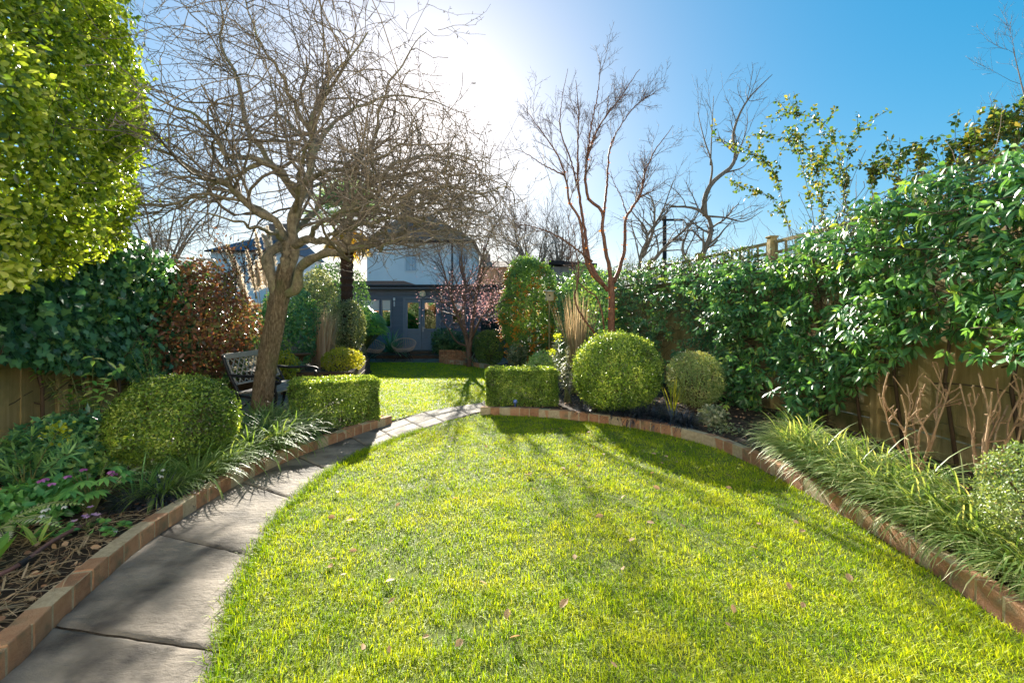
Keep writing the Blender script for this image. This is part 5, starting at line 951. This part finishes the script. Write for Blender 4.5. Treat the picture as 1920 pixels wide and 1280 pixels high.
t = thing('utility_pole', 'dark utility pole with crossarm seen through the bare trees', 'utility pole', (X(1246, 28), 28, 0)); b = MB(); x = X(1246, 28); b.tubes(np.array([(x, 28, 0), (x, 28, 4), (x, 28, Zy(405, 28))]), np.array([.16, .14, .11]), 10); b.build('pole', M['felt'], t); b = MB(); b.beam((x-.2, 27.9, Zy(413, 28)), (x+1.1, 27.9, Zy(413, 28)), .1, .12); b.build('crossarm', M['felt'], t)

# ------------------------------------------------------------------ small plants and litter of the left bed
def fern(label, loc, fr):
    t = thing('fern', label, 'fern', loc)
    for az, L, el in fr:
        m = MB(); n = 22; s_ = np.linspace(0, 1, n); e = R(el)-1.2*s_; dx = np.cumsum(np.cos(e))*L/n; dz = np.cumsum(np.sin(e))*L/n; p = np.array(loc)+np.stack([dx*math.cos(az), dx*math.sin(az), dz], 1); m.tubes(p, np.linspace(.003, .001, n), 4, rnd=.3)
        tg = nz(np.gradient(p, axis=0)); sd = nz(np.cross(tg, [0, 0, 1.])); up = np.cross(sd, tg)
        for sgn in (-1, 1): m.leaves(p[3:], nz(sd[3:]*sgn+tg[3:]*.35), up[3:], .075*np.sin(np.pi*(.18+.8*s_[3:]))*L/.45, .016, LANCE, U(.3, 1, n-3))
        m.build('frond', M['fern'], t)
fern('pale fern with spreading fronds at the left edge', (-3.35, 2.95, .12), [(R(-35), .42, 38), (R(-5), .50, 42), (R(20), .50, 50), (R(-70), .35, 30), (R(60), .45, 45)])
fern('small darker fern below the lime flowered spurge', (-3.3, 3.75, .1), [(R(30), .32, 55), (R(0), .3, 50), (R(70), .3, 60)])
t = thing('hellebore', 'dark leaved hellebore with plum flowers under the spurge', 'plant', (-3.05, 3.3, .08)); m = MB(); s = MB(); f = MB(); n = 26; a = U(0, 6.3, n); tip = np.array([-3.05, 3.3, .08])+np.stack([np.cos(a)*U(.08, .25, n), np.sin(a)*U(.08, .25, n), U(.16, .34, n)], 1); b0 = np.array([-3.05, 3.3, .08]); s.tubes(b0+(tip[:, None]-b0)*np.array([0, .5, 1.])[None, :, None]**np.array([1.5, 1.5, .8]), np.full((n, 3), .0035), 5); s.build('stems', M['gold'] if False else M['gstem'], t)
for k in range(6): ph = a+(k-2.5)*.5; m.leaves(tip, nz(np.stack([np.cos(ph), np.sin(ph), np.full(n, -.25)], 1)), np.tile([0, 0, 1.], (n, 1)), U(.08, .12, n), .03, LANCE)
m.build('foliage', M['hell'], t)
for k in range(7):
    c = np.array([-3.05, 3.25, .08])+np.array([U(-.25, .25), U(-.2, .1), U(.28, .36)]); ph = np.arange(5)*1.257; f = MB(); f.leaves(np.tile(c, (5, 1)), np.stack([np.cos(ph), np.sin(ph), np.full(5, -.5)], 1), np.tile([0, 0, 1.], (5, 1)), .032, .028, OVAL); f.build('flower', M['purple'], t)
def smallflower(name, label, cat, loc, n, mat, h, r):
    t = thing(name, label, cat, loc); s = MB(); f = MB(); l = MB(); loc = np.array(loc)
    for k in range(n):
        c = loc+np.array([U(-r, r), U(-r, r), h*U(.7, 1.1)]); s.tubes(np.array([loc+np.array([U(-.02, .02), U(-.02, .02), 0]), (loc+c)/2+[0, 0, .03], c]), np.full(3, .0018), 4); ph = np.arange(5)*1.257+U(0, 1); f = MB(); f.leaves(np.tile(c, (5, 1)), np.stack([np.cos(ph), np.sin(ph), np.full(5, .5 if mat != 'white' else -.9)], 1), np.tile([0, 0, 1.], (5, 1)), .026, .016, OVAL); f.build('flower', M[mat], t)
    k = 34; a = U(0, 6.3, k); q = loc+np.stack([np.cos(a)*U(.02, r*1.3, k), np.sin(a)*U(.02, r*1.3, k), U(.01, .05, k)], 1); l.leaves(q, np.stack([np.cos(a), np.sin(a), np.full(k, .1)], 1), nz(rng.normal(0, .3, (k, 3))+[0, 0, 1]), .04, .038, OVAL); s.build('stems', M['gstem'], t); l.build('foliage', M['hell'], t)
smallflower('cyclamen', 'low round leaved plant with mauve flowers near the hose end', 'plant', (-2.82, 3.02, .09), 6, 'mauve', .12, .11)
smallflower('snowdrop', 'little white nodding flowers between fern and hellebore', 'plant', (-3.02, 2.98, .09), 4, 'white', .17, .07)
smallflower('snowdrop', 'single white flowers beside the black grass on the left', 'plant', (-2.83, 3.72, .09), 3, 'white', .2, .05)
smallflower('seedling', 'tiny green rosette on the soil at the left brick edging', 'plant', (-2.62, 3.02, .09), 0 if False else 1, 'white', .03, .05)
straps('tulip_leaves', 'broad pale green leaf blades standing in the left mulch', 'plant', (-2.98, 2.85, .09), 6, .24, leafmat('broad pale leaf', [(.10, .18, .04), (.18, .26, .07)], .4, .5), .035, .015, (50, 80), (.0, .6), 5)
straps('broad_leaf_plant', 'broad green leaves cut by the left edge of view', 'plant', (-2.92, 2.5, .09), 6, .26, M['fatsia'], .06, .02, (55, 85), (.1, .6), 5)
t = thing('garden_hose', 'dusty brown hose lying across the mulch at lower left', 'hose', (-2.8, 2.7, .1)); b = MB(); hp = catmull([(-3.2, 1.6, .11), (-2.85, 2.2, .125), (-2.76, 2.5, .13), (-2.83, 2.8, .14), (-2.88, 3.1, .13), (-2.95, 3.3, .1)], 50); b.tubes(hp, np.full(50, .0125), 10); b.build('pipe', M['hose'], t, True); b = MB(); b.tubes(np.array([hp[21], hp[22], hp[23]]), np.full(3, .020), 10); b.build('clip', M['blackp'], t)
m = MB(); n = 620; poly = np.array([(-2.2, 1.4), (-2.36, 2.3), (-2.58, 3.05), (-2.66, 3.3), (-3.1, 3.2), (-3.3, 2.4), (-3.2, 1.4)]); q = scatter(poly, n); a = U(0, 6.3, n); L = U(.04, .2, n); tt = np.linspace(-.5, .5, 4)[None, :, None]; dr = np.stack([np.cos(a), np.sin(a), rng.normal(0, .12, n)], 1)
m.tubes(np.c_[q, .10+np.abs(rng.normal(.01, .015, n))][:, None]+dr[:, None]*L[:, None, None]*tt+rng.normal(0, .006, (n, 4, 3)), U(.0007, .002, n)[:, None]*np.ones((1, 4)), 4); m.blades(np.c_[scatter(poly, 240), np.full(240, .105)], U(0, 6.3, 240), U(.08, .25, 240), R(1)*U(0, 25, 240), U(-.2, .6, 240), .010, 4)
tag(m.build('straw_mulch', M['straw']), 'pale dry straw and stalks scattered over dark soil at lower left', 'straw', None, 'stuff')
m = MB()
for poly, n in ((BED_L, 2600), (BED_R, 4200)):
    q = scatter(poly, n); a = U(0, 6.3, n); m.leaves(np.c_[q, .095+np.abs(rng.normal(0, .012, n))], np.stack([np.cos(a), np.sin(a), rng.normal(0, .3, n)], 1), nz(rng.normal(0, .5, (n, 3))+[0, 0, 1]), U(.015, .06, n), U(.01, .035, n), OVAL)
tag(m.build('leaf_litter', M['litter']), 'brown dead leaves and bark crumbs over the bed soil', 'leaf litter', None, 'stuff')
# fallen leaves on the lawn
m = MB(); m.leaves(np.zeros((1, 3)), np.array([[1, 0, .1]]), np.array([[0, .2, 1.]]), .06, .035, OVAL, .7); fl = m.build('fallen_leaf', M['litter']); tag(fl, 'small curled brown dead leaf lying on the grass', 'fallen leaf', 'fallen leaves on the front lawn')
for i, (x, y) in enumerate(scatter(np.array([(-1.1, 1.9), (-1.6, 3.6), (-1.3, 5.4), (.5, 6.4), (2.1, 5.2), (2.3, 2.4), (1.5, 1.9)]), 84)):
    o = fl if i == 0 else fl.copy()
    if i: C.objects.link(o)
    o.location = (x, y, .042); o.rotation_euler = (U(-.5, .5), U(-.5, .5), U(0, 6.3)); s_ = U(.45, 1.15); o.scale = (s_, s_, s_)

# the house this garden belongs to, behind the viewer (mirrored in the garden room's door panes), wall made pale to bounce sun into the shade
t = thing('pale_bounce_house', 'sunlit house facing the garden, made cream to bounce light, mirrored in the door panes', 'house', (-1, -4.6, 0)); b = MB(); b.box((-1, -8.6, 4.2), (15, 8, 8.4)); b.build('wall', M['stock'], t)
b = MB(); b.add([(-9, -4.2, 8.4), (7, -4.2, 8.4), (7, -13, 8.4), (-9, -13, 8.4), (-9, -8.6, 11.5), (7, -8.6, 11.5)], Q=[[0, 1, 5, 4], [2, 3, 4, 5]], T=[[1, 2, 5], [3, 0, 4]]); b.build('roof', M['tile'], t)
for x, z, w_, h_ in ((-5, 5.6, 1.4, 1.6), (-1, 5.6, 1.6, 1.6), (3, 5.6, 1.4, 1.6), (-4.4, 1.25, 2.4, 2.3), (1.6, 1.25, 3.0, 2.3)):
    f = MB(); y = -4.57
    for c_, s_ in (((x, y, z+h_/2-.05), (w_, .1, .1)), ((x, y, z-h_/2+.05), (w_, .1, .1)), ((x-w_/2+.05, y, z), (.1, .1, h_-.2)), ((x+w_/2-.05, y, z), (.1, .1, h_-.2)), ((x, y, z), (.09, .08, h_-.2))): f.box(c_, s_)
    fo = f.build('window', M['wframe'], t); g_ = MB(); g_.box((x, -4.59, z), (w_-.2, .02, h_-.2)); q = g_.build('pane', M['houseglass'], t); q.parent = fo
t = thing('red_brick_house', 'sunlit red brick house with white windows, mirrored in the left door pane', 'house', (-13, -4.9, 0)); b = MB(); b.box((-13.3, -8.7, 3.6), (9.3, 8, 7.2)); b.build('wall', M['redbrick'], t)
b = MB(); b.add([(-18.2, -4.5, 7.2), (-8.6, -4.5, 7.2), (-8.6, -13, 7.2), (-18.2, -13, 7.2), (-18.2, -8.7, 10), (-8.6, -8.7, 10)], Q=[[0, 1, 5, 4], [2, 3, 4, 5]], T=[[1, 2, 5], [3, 0, 4]]); b.build('roof', M['tile'], t)
for x, z, w_, h_ in ((-15.5, 5.0, 1.5, 1.6), (-11.2, 5.0, 1.5, 1.6), (-15.3, 1.5, 1.8, 1.9), (-10.6, 1.35, 1.5, 2.1)):
    f = MB(); y = -4.67
    for c_, s_ in (((x, y, z+h_/2-.05), (w_, .1, .12)), ((x, y, z-h_/2+.05), (w_, .1, .12)), ((x-w_/2+.05, y, z), (.12, .1, h_-.24)), ((x+w_/2-.05, y, z), (.12, .1, h_-.24)), ((x, y, z), (.1, .08, h_-.24)), ((x, y-.004, z+.2), (w_-.24, .07, .08))): f.box(c_, s_)
    fo = f.build('window', M['wframe'], t); g_ = MB(); g_.box((x, -4.69, z), (w_-.2, .02, h_-.2)); q = g_.build('pane', M['houseglass'], t); q.parent = fo
struct(fan([(-6, -4.6), (5, -4.6), (5, .35), (-6, .35)], .003), 'patio', M['patio'])  # unseen patio, made pale to bounce light up into the garden
# ------------------------------------------------------------------ light, sky, camera
sun_dir = Vector(((795-CX)/F, 1.0, (HY-225)/F)).normalized(); el = math.asin(sun_dir.z); az = math.atan2(sun_dir.x, sun_dir.y)
L = bpy.data.lights.new('Sun', 'SUN'); L.energy = 4.2; L.angle = R(.5); L.color = (1.0, .93, .80)
o = bpy.data.objects.new('Sun', L); C.objects.link(o); o.rotation_euler = (-sun_dir).to_track_quat('-Z', 'Y').to_euler()
w = bpy.data.worlds.new('World'); bpy.context.scene.world = w; w.use_nodes = True; nt = w.node_tree; bg = nt.nodes['Background']
sk = nt.nodes.new('ShaderNodeTexSky'); sk.sky_type = 'NISHITA'; sk.sun_disc = False; sk.sun_elevation = el; sk.sun_rotation = az; sk.air_density = 1.0; sk.dust_density = .8; sk.ozone_density = 3.0
hs = nt.nodes.new('ShaderNodeHueSaturation'); hs.inputs['Hue'].default_value = .488; hs.inputs['Saturation'].default_value = 2.3; gm = nt.nodes.new('ShaderNodeGamma'); gm.inputs[1].default_value = .49
nt.links.new(sk.outputs[0], gm.inputs[0]); nt.links.new(gm.outputs[0], hs.inputs['Color']); nt.links.new(hs.outputs[0], bg.inputs[0]); bg.inputs[1].default_value = .090
cd = bpy.data.cameras.new('Camera'); cam = bpy.data.objects.new('Camera', cd); C.objects.link(cam); cam.location = (0, 0, EYE); cam.rotation_euler = (R(90), 0, 0)
cd.sensor_width = 36; cd.lens = 36*F/1920; cd.shift_y = -40/1920; cd.clip_start = .05; cd.clip_end = 2000
sc = bpy.context.scene; sc.camera = cam; vs = sc.view_settings; vs.view_transform = 'Standard'; vs.look = 'None'; vs.gamma = 1; vs.exposure = 2.12
sc.cycles.max_bounces = 8; sc.cycles.diffuse_bounces = 3; sc.cycles.glossy_bounces = 2; sc.cycles.transmission_bounces = 4; sc.cycles.transparent_max_bounces = 6
sc.cycles.sample_clamp_indirect = 6; sc.cycles.caustics_reflective = False; sc.cycles.caustics_refractive = False
